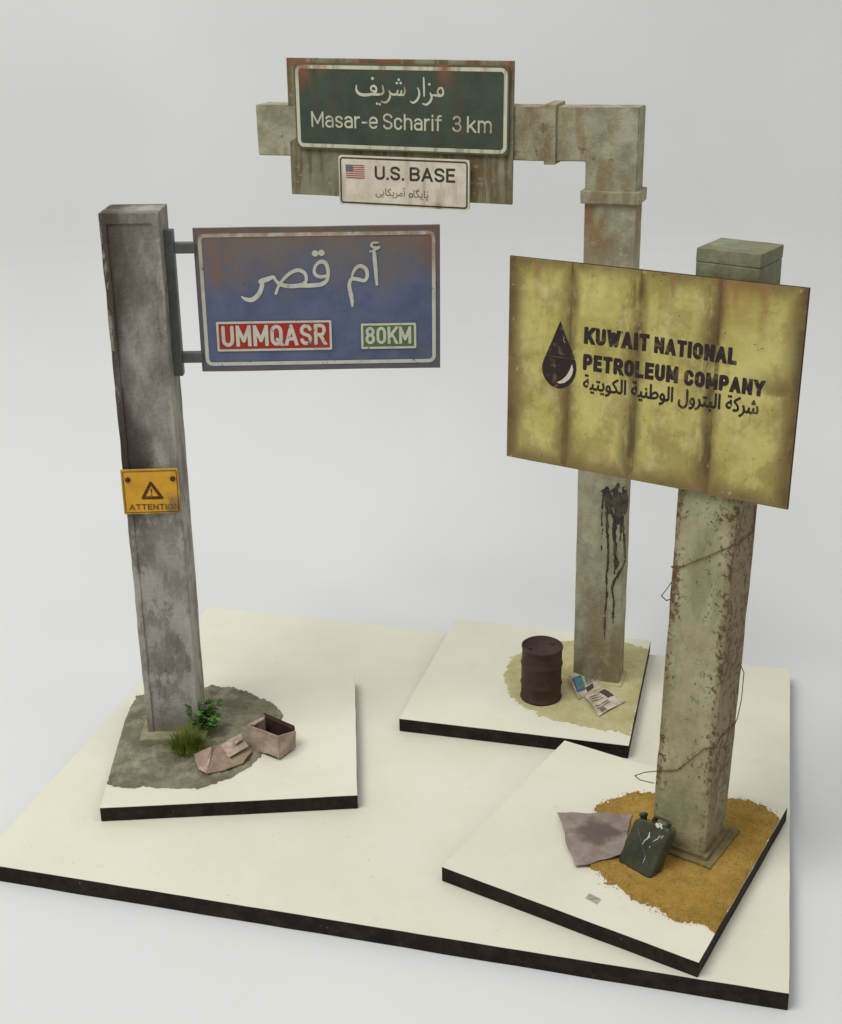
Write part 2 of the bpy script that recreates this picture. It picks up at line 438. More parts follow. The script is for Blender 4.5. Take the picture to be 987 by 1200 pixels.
def pipe_mat():
    m = Mat('stained_pipe', .85, .25)
    n1 = m.noise(1.3, 7, .68)
    c = m.mix(m.step(n1, .34, .68), lin((136, 131, 106)), lin((174, 170, 144)))
    c = m.mix(m.mul(m.step(m.noise(1.0, 4, .6, (1.6, 1, .4), off=3), .52, .66), .6), c, lin((126, 106, 68)))
    c = m.mix(m.mul(m.band(m.x, -2.15, .5), m.step(m.noise(2.0, 4, .6, off=8), .4, .6), .7), c, lin((112, 82, 44)))
    c = m.mix(m.mul(m.step(m.noise(2.2, 4, .6, off=11), .64, .7), .7), c, lin((96, 90, 74)))
    m.color(c); m.bumpy(m.add(n1, m.noise(11, 5, .7)), .03); return m.m
def post_c_mat():
    m = Mat('rusty_green_post', .7, .35)
    n1 = m.noise(1.0, 7, .65, (1, 1, .6)); n2 = m.noise(.8, 5, .6, (1, 1, .35), off=6)
    c = m.mix(m.step(n1, .33, .68), lin((144, 140, 104)), lin((172, 168, 134)))
    c = m.mix(m.mul(m.step(n2, .48, .62), .6), c, lin((124, 122, 84)))
    c = m.mix(m.mul(m.step(m.z, 15.2, 16.2), 1.0), c, m.mix(m.step(n1, .4, .6), lin((116, 123, 95)), lin((136, 142, 113))))
    edge = m.mx(m.step(m.op('ABSOLUTE', m.x), .38, .84), m.mul(m.step(m.y, -.2, -.79), m.step(m.x, .80, .822)))
    big = m.noise(.7, 4, .6, (1, 1, .6), off=31)
    sp = m.step(m.add(m.noise(6.5, 7, .78, (1, 1, .8), 0, off=2), m.mul(edge, .085), m.mul(m.op('SUBTRACT', big, .5), .34), m.mul(m.step(m.x, -.2, -.8), m.band(m.z, 9.0, 4.0), .07)), .605, .68)
    zone = m.mul(m.step(m.z, 15.8, 14.4), m.step(m.z, .5, 3.6, .35, 1))
    haze = m.mul(m.step(m.add(m.mul(edge, .5), m.noise(1.6, 6, .7, (1, 1, .6), off=17)), .72, 1.0), zone, .55)
    c = m.mix(haze, c, lin((118, 96, 64)))
    alg = m.mul(m.step(m.noise(2.6, 7, .75, (1, 1, .8), off=23), .54, .64), m.band(m.z, 5.4, 2.0), .6)
    c = m.mix(alg, c, lin((96, 92, 62)))
    c = m.mix(m.mul(sp, zone, .9), c, m.mix(m.step(m.noise(9, 4, .7), .35, .65), lin((74, 47, 27)), lin((122, 82, 46))))
    sidew = m.step(m.x, .80, .822)
    c = m.mix(m.mul(sidew, m.step(m.noise(.9, 5, .6, (1, 1, .3), off=13), .42, .60), m.step(m.z, 16, 15), .5), c, lin((128, 108, 78)))
    c = m.mix(m.mul(m.step(m.z, 14.2, 15.0, 1, 1), m.step(m.z, 10.0, 12.2), m.step(m.z, 12.6, 12.3, 1, 1), m.step(m.noise(1.2, 4, .6), .35, .6), .45), c, lin((96, 78, 48)))
    c = m.mix(m.mul(m.step(m.z, .9, .05), m.step(m.noise(2.2, 5, .6, off=19), .36, .56), .8), c, lin((92, 78, 40)))
    m.color(c); m.bumpy(m.add(m.mul(sp, zone, .7), m.noise(8, 5, .65)), .03); return m.m

def weather_blue(m, c, letters=False):
    hz = m.add(m.z, m.mul(m.op('SUBTRACT', m.noise(.8, 7, .7, (1, 1, .6), off=2), .5), 4.5))
    f = m.mul(m.step(hz, -.2, 2.2), .25 if letters else .85)
    c = m.mix(f, c, lin((116, 103, 86)))
    c = m.mix(m.mul(m.step(m.noise(1.6, 6, .7, (1, 1, .5), off=5), .5, .68), .25 if letters else .55), c, lin((104, 100, 98)))
    sp = m.mul(m.band(m.x, -2.95, .85), m.band(m.z, 1.1, 1.1)); s2 = m.mx(m.mul(m.band(m.x, 3.4, .7), m.step(m.z, .2, 2.0)), m.mul(m.step(m.z, 1.6, 2.1), .8))
    c = m.mix(m.mul(m.mx(sp, s2), m.step(m.noise(2.2, 5, .65, off=7), .36, .6), .85), c, lin((130, 92, 60)))
    c = m.mix(m.mul(m.step(m.noise(6, 4, .6, off=12), .68, .72), .7), c, lin((70, 56, 52)))
    return c
def blue_mat():
    m = Mat('faded_blue_sign', .5, .4)
    c = m.mix(m.step(m.noise(.8, 5, .6), .3, .7), lin((74, 85, 116)), lin((92, 103, 132)))
    c = weather_blue(m, c)
    e = m.mx(m.step(m.op('ABSOLUTE', m.x), 3.50, 3.58), m.step(m.op('ABSOLUTE', m.z), 2.0, 2.1))
    c = m.mix(m.mul(e, .8), c, m.mix(m.noise(2, 4, .6), lin((84, 72, 70)), lin((110, 98, 92))))
    m.color(c); m.bumpy(m.noise(6, 4, .6), .01); return m.m
def print_a(name, rgb, wear=.62):
    m = Mat(name, .55, .35)
    c = m.mix(m.noise(3, 4, .6), lin(tuple(v * .9 for v in rgb)), lin(rgb))
    c = weather_blue(m, c, True)
    c = m.mix(m.step(m.noise(5, 5, .7, off=4), wear, wear + .05), c, lin((98, 78, 72)))
    m.color(c); return m.m
def weather_green(m, c):
    st = m.noise(3.2, 4, .6, (1, 1, .08), off=3)
    c = m.mix(m.mul(m.step(st, .5, .66), .45), c, lin((78, 66, 50)))
    spots = None
    for x, w, d, k in ((-3.35, .5, 1.6, 1.0), (-2.7, .4, .7, .9), (1.55, .5, 1.1, 1.0), (2.85, .16, .6, .9), (-.55, .22, .7, .5), (.75, .15, .5, .5), (3.35, .22, -.4, .0)):
        q = m.mul(m.band(m.x, x, w), m.step(m.z, 1.45 - d, 1.4), k)
        spots = q if spots is None else m.mx(spots, q)
    drip = m.mul(spots, m.step(m.noise(2.2, 5, .7, (1.4, 1, .4), off=9), .30, .58))
    c = m.mix(m.mul(drip, .95), c, lin((128, 82, 52)))
    br = m.mul(m.band(m.x, 3.0, .35), m.band(m.z, -.55, .3), m.step(m.noise(3, 4, .6), .4, .55))
    return m.mix(m.mul(br, .7), c, lin((86, 62, 48)))
def green_mat():
    m = Mat('dark_green_sign', .5, .4)
    c = m.mix(m.step(m.noise(1.0, 5, .6), .3, .7), lin((54, 66, 54)), lin((68, 80, 66)))
    e = m.mx(m.step(m.op('ABSOLUTE', m.x), 3.59, 3.64), m.step(m.op('ABSOLUTE', m.z), 1.24, 1.29))
    c = m.mix(m.mul(e, .8), c, lin((98, 92, 70)))
    m.color(weather_green(m, c)); m.bumpy(m.noise(6, 4, .6), .01); return m.m
def print_green(name, rgb):
    m = Mat(name, .55, .35)
    c = m.mix(m.noise(3, 4, .6), lin(tuple(v * .92 for v in rgb)), lin(rgb))
    c = weather_green(m, c)
    c = m.mix(m.step(m.noise(5, 5, .7, off=4), .66, .71), c, lin((90, 84, 62)))
    m.color(c); return m.m
def back_panel_mat():
    m = Mat('drab_back_panel', .75, .3)
    c = m.mix(m.step(m.noise(1.2, 5, .6), .3, .7), lin((116, 116, 92)), lin((140, 139, 112)))
    c = m.mix(m.mul(m.step(m.noise(2.4, 5, .65, (1, 1, .1), off=4), .47, .60), .8), c, lin((98, 78, 46)))
    c = m.mix(m.mul(m.step(m.noise(3, 5, .65, off=14), .60, .66), .6), c, lin((150, 146, 126)))
    c = m.mix(m.mul(m.step(m.z, 1.7, 2.15), m.step(m.noise(1.1, 4, .6, (1, 1, .3), off=1), .46, .58), .85), c, lin((130, 78, 46)))
    m.color(c); m.bumpy(m.noise(7, 5, .6), .02); return m.m
def white_sign_mat():
    m = Mat('dirty_white_sign', .55, .35)
    c = m.mix(m.step(m.noise(1.3, 6, .65), .32, .7), lin((204, 195, 174)), lin((226, 219, 201)))
    c = m.mix(m.mul(m.step(m.noise(2.6, 5, .65, (1, 1, .12), off=4), .54, .68), .45), c, lin((150, 132, 106)))
    c = m.mix(m.mul(m.step(m.noise(4, 4, .6, off=8), .66, .72), .8), c, lin((128, 96, 70)))
    dr = m.mul(m.band(m.x, 1.22, .25), m.step(m.z, -.5, -.75)); c = m.mix(m.mul(dr, .8), c, lin((160, 110, 66)))
    m.color(c); return m.m
def dark_print(name, rgb, fade=.62, amt=.5, to=(150, 136, 112)):
    m = Mat(name, .6, .3)
    c = m.mix(m.mul(m.step(m.noise(2.6, 6, .7, off=3), fade - .06, fade + .06), amt), lin(rgb), lin(to)); m.color(c); return m.m

SEAMS = (-2.16, -.22, 1.86); MIDZ = 0.12
def yellow_stains(m, c):
    jit = m.mul(m.op('SUBTRACT', m.noise(.9, 5, .65, (1, 1, .5), off=3), .5), .9)
    xx = m.add(m.x, m.mul(jit, .5)); zz = m.add(m.z, jit)
    ed = m.mx(m.step(xx, -3.3, -3.95), m.step(xx, 3.35, 3.95), m.mul(m.step(zz, 2.2, 2.85), .8), m.mul(m.step(zz, -2.1, -2.85), .85))
    st = ed
    for s_, w, k in zip(SEAMS, (.6, .8, .85), (.8, .95, 1.0)):
        left = m.mul(m.step(xx, s_ - w, s_), m.step(m.x, s_ + .16, s_ + .02))
        st = m.mx(st, m.mul(left, k, m.step(m.noise(1.2, 6, .7, (1.2, 1, .4), off=s_ + 5), .36, .56)), m.mul(m.band(xx, s_ - .05, .34), 1.0, m.step(m.noise(.7, 4, .6, (1, 1, .5), off=s_ + 9), .35, .55)))
    hor = m.mul(m.mx(m.mul(m.step(m.x, -3.0, -3.9), .8), m.mul(m.step(m.x, 2.4, 3.7), 1)), m.mul(m.step(zz, MIDZ + .75, MIDZ + .05), m.step(zz, MIDZ - .25, MIDZ - .0)))
    st = m.mx(st, m.mul(hor, .8))
    c = m.mix(m.mul(st, .9), c, m.mix(m.noise(1.5, 4, .6), lin((58, 40, 25)), lin((88, 62, 36))))
    bl = m.step(m.add(m.noise(1.0, 7, .7, (1, 1, .8), off=11), m.mul(m.step(zz, .0, -2.6), .10)), .50, .62)
    c = m.mix(m.mul(bl, .48), c, lin((130, 108, 62)))
    ru = m.mul(m.band(m.x, 2.3, .9), m.step(zz, 1.0, 2.6), .55); c = m.mix(ru, c, lin((150, 104, 60)))
    for sx_, sw_, sz_ in ((-3.15, .12, 1.2), (2.95, .14, .6), (2.2, .08, 1.6), (.6, .07, 1.9)):
        c = m.mix(m.mul(m.band(xx, sx_, sw_ * 1.6), m.step(zz, sz_, 2.6), .7), c, lin((146, 110, 64)))
    sp = m.step(m.noise(6.5, 5, .7, off=6), .64, .69)
    c = m.mix(m.mul(sp, .7), c, lin((80, 58, 34)))
    pale = m.mul(m.step(m.noise(.9, 6, .68, (1, 1, .7), off=41), .52, .68), m.step(st, .5, .1), .55)
    c = m.mix(pale, c, lin((206, 194, 142)))
    sk = m.mul(m.step(m.noise(3.2, 5, .7, (1, 1, 1), off=21), .61, .66), m.step(m.noise(.5, 3, .5, off=2), .45, .55), .6)
    return m.mix(sk, c, lin((182, 168, 122)))
def yellow_mat():
    m = Mat('stained_yellow_sheet', .6, .35)
    c = m.mix(m.step(m.noise(.6, 5, .6), .32, .68), lin((172, 162, 86)), lin((198, 189, 116)))
    m.color(yellow_stains(m, c)); m.bumpy(m.add(m.noise(5, 5, .6), m.noise(.8, 3, .5)), .02); return m.m
def black_print_c():
    m = Mat('dark_brown_print', .55, .35)
    jit = m.noise(4.0, 5, .7, off=3)
    n = m.add(jit, m.mul(m.band(m.x, 1.2, .7), m.band(m.z, .1, 1.2), .10), m.mul(m.step(m.x, 1.9, 3.0), .08))
    c = m.mix(m.mul(m.step(n, .56, .66), .7), lin((40, 28, 27)), lin((110, 92, 58))); m.color(c); return m.m
def amber_mat():
    m = Mat('amber_notice', .5, .4)
    c = m.mix(m.step(m.noise(1.8, 5, .6), .3, .7), lin((200, 144, 30)), lin((218, 166, 44)))
    d = m.mul(m.step(m.add(m.x, m.mul(m.op('SUBTRACT', m.noise(3, 5, .65), .5), .9)), .25, .65), m.step(m.add(m.z, m.mul(m.op('SUBTRACT', m.noise(3, 5, .6, off=4), .5), .6)), .1, -.35))
    e = m.mx(m.step(m.op('ABSOLUTE', m.x), .76, .86), m.step(m.op('ABSOLUTE', m.z), .62, .73))
    c = m.mix(m.mul(m.mx(d, m.mul(e, m.step(m.noise(3, 4, .6, off=8), .3, .6), .7)), .85), c, lin((128, 104, 66)))
    m.color(c); return m.m
def mud_mat():
    m = Mat('dried_mud', .95, .15)
    n = m.noise(1.4, 7, .68)
    c = m.mix(m.step(n, .34, .68), lin((124, 119, 100)), lin((182, 176, 154)))
    c = m.mix(m.mul(m.step(m.noise(.6, 4, .6, off=5), .45, .6), .6), c, lin((138, 134, 112)))
    c = m.mix(m.step(m.noise(9, 4, .6, off=2), .66, .72), c, lin((100, 92, 74)))
    m.color(c); m.bumpy(m.add(n, m.noise(12, 6, .75)), .11); return m.m
def sand_mat(name, a, b, d, bump):
    m = Mat(name, .95, .15)
    c = m.mix(m.step(m.noise(1.0, 7, .7), .34, .68), lin(a), lin(b))
    c = m.mix(m.mul(m.step(m.noise(16, 4, .7, off=2), .5, .68), .6), c, lin(d))
    m.color(c); m.bumpy(m.add(m.noise(22, 5, .8), m.mul(m.noise(4, 4, .6), .7)), bump); return m.m
def rust_barrel_mat():
    m = Mat('dark_rust', .62, .4)
    c = m.mix(m.step(m.noise(1.4, 6, .68), .34, .68), lin((44, 28, 20)), lin((66, 43, 31)))
    c = m.mix(m.step(m.noise(4, 5, .7, off=4), .58, .68), c, lin((34, 21, 15)))
    c = m.mix(m.mul(m.step(m.noise(9, 4, .6, (1, 1, 3), off=9), .72, .75), .6), c, lin((140, 120, 100)))
    m.color(c); m.bumpy(m.noise(9, 6, .7), .03); return m.m
def cardboard_mat():
    m = Mat('brown_cardboard', .9, .15)
    c = m.mix(m.step(m.noise(2.0, 6, .65), .32, .7), lin((150, 132, 116)), lin((196, 177, 160)))
    c = m.mix(m.mul(m.step(m.noise(7, 4, .65, off=4), .58, .68), .5), c, lin((112, 84, 64)))
    m.color(c); m.bumpy(m.noise(8, 4, .6), .015); return m.m
def map_mat():
    m = Mat('mauve_paper', .85, .2)
    c = m.mix(m.step(m.noise(1.6, 6, .65), .3, .7), lin((132, 118, 110)), lin((160, 147, 138)))
    blot = m.step(m.add(m.op('ABSOLUTE', m.add(m.x, .0)), m.op('ABSOLUTE', m.mul(m.add(m.y, -.2), 1.5)), m.mul(m.op('SUBTRACT', m.noise(1.6, 5, .65, off=3), .5), 1.6)), 1.35, .6)
    c = m.mix(m.mul(blot, .85), c, lin((98, 84, 79)))
    m.color(c); return m.m
def newsprint_mat():
    m = Mat('newsprint', .85, .2)
    c = m.mix(m.step(m.noise(2.4, 6, .68), .34, .7), lin((158, 146, 124)), lin((214, 206, 186)))
    m.color(c); return m.m
def can_mat():
    m = Mat('dark_olive_paint', .34, .5)
    c = m.mix(m.step(m.noise(1.6, 5, .65), .34, .68), lin((48, 50, 34)), lin((64, 66, 47)))
    c = m.mix(m.mul(m.step(m.noise(3.2, 5, .7, off=5), .58, .68), .5), c, lin((40, 36, 28)))
    m.color(c); m.rough(m.step(m.noise(2, 4, .6, off=3), .3, .7, .16, .38)); m.bumpy(m.noise(7, 4, .6), .012); return m.m
def blade_mat(name, a, b):
    m = Mat(name, .7, .3)
    c = m.mix(m.step(m.noise(3.5, 3, .6), .35, .65), lin(a), lin(b)); m.color(c); return m.m

MB = dict(backdrop=backdrop_mat(), top=board_top_mat('white_laminate'), edge=board_edge_mat(), post_a=post_a_mat(), post_b=post_b_mat(), pipe=pipe_mat(),
    post_c=post_c_mat(), blue=blue_mat(), green=green_mat(), back=back_panel_mat(), white=white_sign_mat(), yellow=yellow_mat(), amber=amber_mat(),
    mud=mud_mat(), sand=sand_mat('ochre_sand', (184, 146, 68), (212, 174, 94), (154, 118, 54), .09),
    pale=sand_mat('pale_sand', (182, 174, 124), (204, 197, 152), (160, 149, 102), .03), rust=rust_barrel_mat(), card=cardboard_mat(),
    card_shade=plain('carton_shaded_facet', (146, 126, 108), .9, .22, 3.0, .02), card_in=plain('cardboard_inside', (60, 44, 36), .9, .2), steel=plain('grey_steel', (92, 94, 92), .5, .2, 2.0, .01, .4),  # second carton tone is darkened to paint shading on folded facets
    cream_a=print_a('cream_print', (206, 206, 190)), red_a=print_a('red_print', (168, 40, 34), .70), green_a=print_a('leaf_green_print', (84, 116, 62), .70),
    cream_g=print_green('cream_print_on_green', (208, 206, 182)), ink=dark_print('grey_ink', (66, 58, 52)), ink_thin=dark_print('faded_ink', (96, 86, 74)),
    ink_c=black_print_c(), brown_edge=plain('brown_edge', (70, 52, 40), .8, .3), cement=plain('stained_cement', (122, 110, 76), .9, .25, 2.5, .04),
    plinth=plain('pale_cement', (146, 140, 116), .9, .2, 2.0, .04), wire=plain('rusty_wire', (92, 68, 44), .6, .25, 4), oil=Mat('black_oil', .16, .7),
    can=can_mat(), scuff=plain('white_scuff', (206, 206, 196), .5, .1), mapm=map_mat(), news=newsprint_mat(), teal=plain('teal_print', (84, 138, 142), .7, .2, 6),
    blueink=plain('blue_print', (86, 100, 132), .7, .2, 6), dull=plain('dark_news_picture', (74, 66, 64), .7, .4, 6), text=plain('news_text', (112, 104, 92), .8, .2, 6),
    leaf=blade_mat('bright_leaf', (50, 88, 32), (92, 132, 56)), grass=blade_mat('olive_grass', (78, 100, 32), (140, 148, 60)), stem=plain('stem', (62, 66, 30)),
    flag_red=plain('flag_red', (166, 78, 72), .6, .1), flag_blue=plain('flag_blue', (72, 74, 96), .6, .1), flag_white=plain('flag_white', (206, 196, 180), .6, .05),
    tri=dark_print('brown_print', (84, 46, 26), .6, .4, (150, 100, 40)), attn=dark_print('worn_brown_print', (104, 72, 30), .55, .6, (168, 130, 60)), rivet=plain('dark_rivet', (70, 42, 28), .6, .2, 6, .02),
    tag=plain('grey_paper', (176, 172, 160), .8, .1), hilite=plain('drop_highlight', (206, 198, 178), .55, .1))
om = MB['oil']; om.color(om.mix(om.step(om.noise(3, 4, .6), .4, .6), lin((26, 21, 16)), lin((70, 60, 42)))); om.bumpy(om.noise(7, 5, .7), .06); MB['oil'] = om.m

# ------------------------------------------------------------------ backdrop and display board
TB = .56; T = .5                      # thickness of the big board and of the small plates
prof = [(-6, -TB), (20, -TB), (50, -TB)]
for k in range(1, 25):
    w = math.radians(90 * k / 24); prof.append((56 + 13 * math.sin(w), -TB + 13 * (1 - math.cos(w))))
prof += [(69, 40), (69, 75)]
V, Fc = [], []
prof = [(np.interp(t, range(len(prof)), [p[0] for p in prof]), np.interp(t, range(len(prof)), [p[1] for p in prof])) for t in np.linspace(0, len(prof) - 1, 140)]
for i, (y, z) in enumerate(prof):
    for k in range(61):
        x = -75 + 2.5 * k; a = min(max((y - 53) / 8, 0), 1) * .55
        d = mnoise.noise_vector(Vector((x * .07, y * .05, z * .06))) * a + mnoise.noise_vector(Vector((x * .16 + 9, y * .1, z * .13))) * a * .35
        V.append((x, y + d.y, z + max(d.z, -.2 if z < 1 else -9)))
        if i and k: q = i * 61 + k; Fc.append([q - 62, q - 61, q, q - 1])
bd = obj('backdrop', V, Fc, MB['backdrop'], smooth=True); bd['kind'] = 'structure'

def slab(name, label, cat, pts, ztop, th, group=None, seed=1.0):
    """a board from its four top corners: dark core with a white laminate sheet"""
    c = sum((Vector((p[0], p[1], 0)) for p in pts), Vector()) / 4
    e = Vector((pts[1][0] - pts[0][0], pts[1][1] - pts[0][1])); yaw = math.atan2(e.y, e.x)
    M = frame(c.x, c.y, ztop - th, yaw); inv = M.inverted()
    t = thing(name, label, cat, M, group)
    L = [inv @ Vector((p[0], p[1], ztop - th)) for p in pts]
    def prism(ins, z0, z1, bev):
        bm = bmesh.new()
        q = [Vector((v.x - math.copysign(ins, v.x), v.y - math.copysign(ins, v.y), 0)) for v in L]
        lo = [bm.verts.new((v.x, v.y, z0)) for v in q]; hi = [bm.verts.new((v.x, v.y, z1)) for v in q]
        bm.faces.new(lo); bm.faces.new(hi[::-1])
        for i in range(4): bm.faces.new((lo[i], hi[i], hi[(i + 1) % 4], lo[(i + 1) % 4]))
        bmesh.ops.recalc_face_normals(bm, faces=bm.faces[:])
        bmesh.ops.bevel(bm, geom=bm.edges[:], offset=bev, segments=2, affect='EDGES', clamp_overlap=True)
        for ax in (0, 1):
            ext = max(abs(v[ax]) for v in q); n = int(ext * 2 / .35)
            for i in range(1, n):
                no = Vector((ax == 0, ax == 1, 0))
                bmesh.ops.bisect_plane(bm, geom=bm.verts[:] + bm.edges[:] + bm.faces[:], plane_co=no * (-ext + 2 * ext * i / n), plane_no=no)
        for v in bm.verts: v.co = v.co + Vector((*mnoise.noise_vector(v.co * 1.1 + Vector((seed, 0, 0)))[:2], 0)) * .014
        return bm_out(bm)
    obj('core', *prism(0, 0, th - .012, .012), MB['edge'], t)
    obj('top_sheet', *prism(.004, th - .014, th, .004), MB['top'], t)
    return t
DB = [(-8.85, 50.858), (13.827, 45.027), (9.381, 27.733), (-13.296, 33.564)]
slab('display_board', 'large cream board with black edge under all the small plates', 'board', DB, 0, TB, seed=3)
PA = [ground(*p, T) for p in ((156, 811), (416, 791), (419, 932), (117, 947))]
PB = [ground(*p, T) for p in ((533.6, 725.6), (762.7, 750.7), (737, 874), (468, 842))]
PC = [ground(*p, T) for p in ((661.7, 867.5), (923, 946), (819, 1128), (517.7, 1015.7))]
plate_a = slab('base_plate', 'square white plate with dried mud under the blue town sign', 'plate', PA, T, T - .006, 'small sign plates', 5)
plate_b = slab('base_plate', 'square white plate with pale sand under the rusty barrel', 'plate', PB, T, T - .006, 'small sign plates', 9)
plate_c = slab('base_plate', 'square white plate with ochre sand under the yellow company sign', 'plate', PC, T, T - .006, 'small sign plates', 14)

# ------------------------------------------------------------------ ground cover on the plates
def ground_patch(name, parent, px, plate_pts, cell, height, rag, ragf, mat, label, seed, lump=.05, lumpf=1.4, post=None):
    P = [ground(a, b, T) for a, b in px]; poly = [(p.x, p.y) for p in P]
    xs = np.arange(min(p[0] for p in poly) - .4, max(p[0] for p in poly) + .4, cell); ys = np.arange(min(p[1] for p in poly) - .4, max(p[1] for p in poly) + .4, cell)
    D = poly_field(poly, xs, ys); Dp = poly_field([(p[0], p[1]) for p in plate_pts], xs, ys) + .004
    J = np.zeros_like(D)
    for j, y in enumerate(ys):
        for i, x in enumerate(xs):
            if abs(D[j, i]) < .6:
                J[j, i] = rag * (mnoise.noise(Vector((x * ragf, y * ragf, seed))) + .6 * mnoise.noise(Vector((x * ragf * 2.7, y * ragf * 2.7, seed + 5))) + .8 * mnoise.noise(Vector((x * ragf * 8, y * ragf * 7, seed + 9))))
    D = np.maximum(D + J, Dp)
    inv = WORLD[parent.name].inverted()
    def lift(x, y, d):
        e = min(-d / .12, 1.0); e = e * (2 - e)
        h = height * e + e * lump * (mnoise.noise(Vector((x * lumpf, y * lumpf, seed))) + .5 * mnoise.noise(Vector((x * lumpf * 3, y * lumpf * 3, seed)))+ .25 * mnoise.noise(Vector((x * lumpf * 9, y * lumpf * 9, seed))))
        if post: h += post[2] * e * math.exp(-((x - post[0]) ** 2 + (y - post[1]) ** 2) / post[3] ** 2)
        return inv @ Vector((x, y, T + .004 + max(h, .004)))
    V, Fc = march(xs, ys, D, lift)
    o = obj(name, V, Fc, mat, parent, smooth=True, label=label, kind='stuff')
    return o, xs, ys, D, lift
mud_px = [(160, 816), (200, 812), (246, 806), (272, 807), (300, 815), (320, 827), (331, 836), (330, 850), (315, 872), (306, 886), (296, 898), (272, 911), (240, 922), (220, 926), (200, 925),
          (180, 924), (168, 921), (155, 925), (140, 923), (124, 919), (130, 895), (142, 855)]
ground_patch('mud_patch', plate_a, mud_px, PA, .05, .09, .10, 1.3, MB['mud'], 'rough grey-brown dried mud', 3, .085, 1.9, (-8.36, 40.1, .12, 1.9))
pale_px = [(612, 762), (640, 752), (690, 750), (730, 752), (762, 762), (757, 790), (748, 830), (738, 862), (715, 856), (690, 852), (660, 846), (630, 838), (610, 828), (597, 812), (592, 795), (598, 775)]
ground_patch('sand_patch', plate_b, pale_px, PB, .05, .022, .17, 1.1, MB['pale'], 'thin pale yellow sand', 8, .018, 1.8, (6.45, 43.6, .1, 1.6))
sand_px = [(700, 945), (725, 934), (750, 930), (790, 930), (850, 936), (880, 940), (905, 952), (921, 962), (890, 1010), (862, 1060), (842, 1092), (828, 1084), (808, 1082), (790, 1078), (770, 1064), (752, 1058),
           (735, 1046), (715, 1036), (700, 1022), (686, 1012), (682, 1000), (692, 970)]
so, sxs, sys_, sD, slift = ground_patch('sand_patch', plate_c, sand_px, PC, .045, .09, .2, 1.6, MB['sand'], 'coarse ochre sand', 12, .05, 2.2, (7.83, 33.6, .03, 1.8))
def grains(name, parent, xs, ys, D, n, mat, near, rmin, rmax, lift, seed):
    """loose crumbs on and around a patch, joined"""
    r = random.Random(seed); V, Fc = [], []; inv = WORLD[parent.name].inverted(); k = 0
    pl = poly_field([(p[0], p[1]) for p in PC], xs, ys)
    while k < n:
        j, i = r.randrange(len(ys)), r.randrange(len(xs)); d = D[j, i]
        if d > near or pl[j, i] > -.06 or d < -.5 and r.random() < .6: continue
        if d > 0 and r.random() > math.exp(-d / (near * .35)): continue
        c = Vector((xs[i] + r.uniform(-.03, .03), ys[j] + r.uniform(-.03, .03), T + .012))
        if d < -.02: c = WORLD[parent.name] @ lift(c.x, c.y, d)
        s_ = r.uniform(rmin, rmax); b = len(V)
        for q in ((1, 0, -.4), (-.5, .87, -.4), (-.5, -.87, -.4), (0, 0, 1)):
            v = Vector(q); v.rotate(Matrix.Rotation(r.uniform(0, 6.3), 3, 'Z')); V.append(inv @ (c + v * s_))
        Fc += [[b, b + 2, b + 1], [b, b + 1, b + 3], [b + 1, b + 2, b + 3], [b + 2, b, b + 3]]; k += 1
    o = obj(name, V, Fc, mat, parent, kind='stuff'); o['label'] = 'loose ochre sand grains'
grains('sand_grains', plate_c, sxs, sys_, sD, 6500, MB['sand'], .18, .010, .028, slift, 4)

# ------------------------------------------------------------------ town sign: grey post with blue panel
YA = .01
MA = frame(-8.359, 40.233, .5, YA, (-.001, .003))
wa, da, ha = 1.718, 1.66, 17.6
sa = thing('road_sign', 'tall grey post carrying a blue town sign with big white script', 'road sign', MA, 'model road signs')
fr = -da/2 + .05                     # the front is a sunk field between two lips and a top band
obj('post', *merge(box(-wa/2, wa/2, fr, da/2, .3, ha, .04, 2, 34, .018, 1.3, 4), box(-wa/2 - .006, -wa/2 + .2, -da/2, fr + .05, .3, ha + .004, .03, 2, 60, .022, 1.7, 6),
    box(wa/2 - .2, wa/2 + .006, -da/2, fr + .05, .3, ha + .004, .03, 2, 60, .022, 1.7, 8), box(-wa/2 + .18, wa/2 - .18, -da/2 + .004, fr + .05, ha - .32, ha + .002, .03, 2, 6, .015, 1.7, 9, axis=0)), MB['post_a'], sa, label='grey stained square post')
obj('plinth', *box(-wa/2-.22, wa/2+.22, -da/2-.42, da/2+.2, .06, .40, .05, 2, 10, .03, 1.6, 7, axis=0), MB['plinth'], sa)
SA = frame(-8.359 + 5.338 * math.cos(.032), 40.233 + 5.338 * math.sin(.032), 15.324, .032, (0, .004))
SAi = MA.inverted() @ SA
za = SAi.translation.z
obj('mounting_bar', *box(wa/2-.01, wa/2+.27, -.2, .14, za-2.28, za+2.16, .02), MB['steel'], sa)
for dz in (1.62, -1.72):
    obj('arm', *box(wa/2+.27, SAi.translation.x - 3.6, -.16, .1, za+dz-.16, za+dz+.16, .02), MB['steel'], sa)
pw, ph, pt = 3.656, 2.188, .06
bp = obj('sign_panel', *box(-pw, pw, -pt, pt, -ph, ph, .02, 2, 12, .012, .5, 3, axis=0), MB['blue'], sa, SA, label='faded blue panel browned along its top')
fy = -pt - .006 - .012
def ua(px, py): p = hit(SA, px, py, 1, fy); return p.x, p.z
decal('border_line', ring(-pw + .19, pw - .19, -ph + .24, ph - .22, .16, .055), .022, MB['cream_a'], bp, fy, SA)
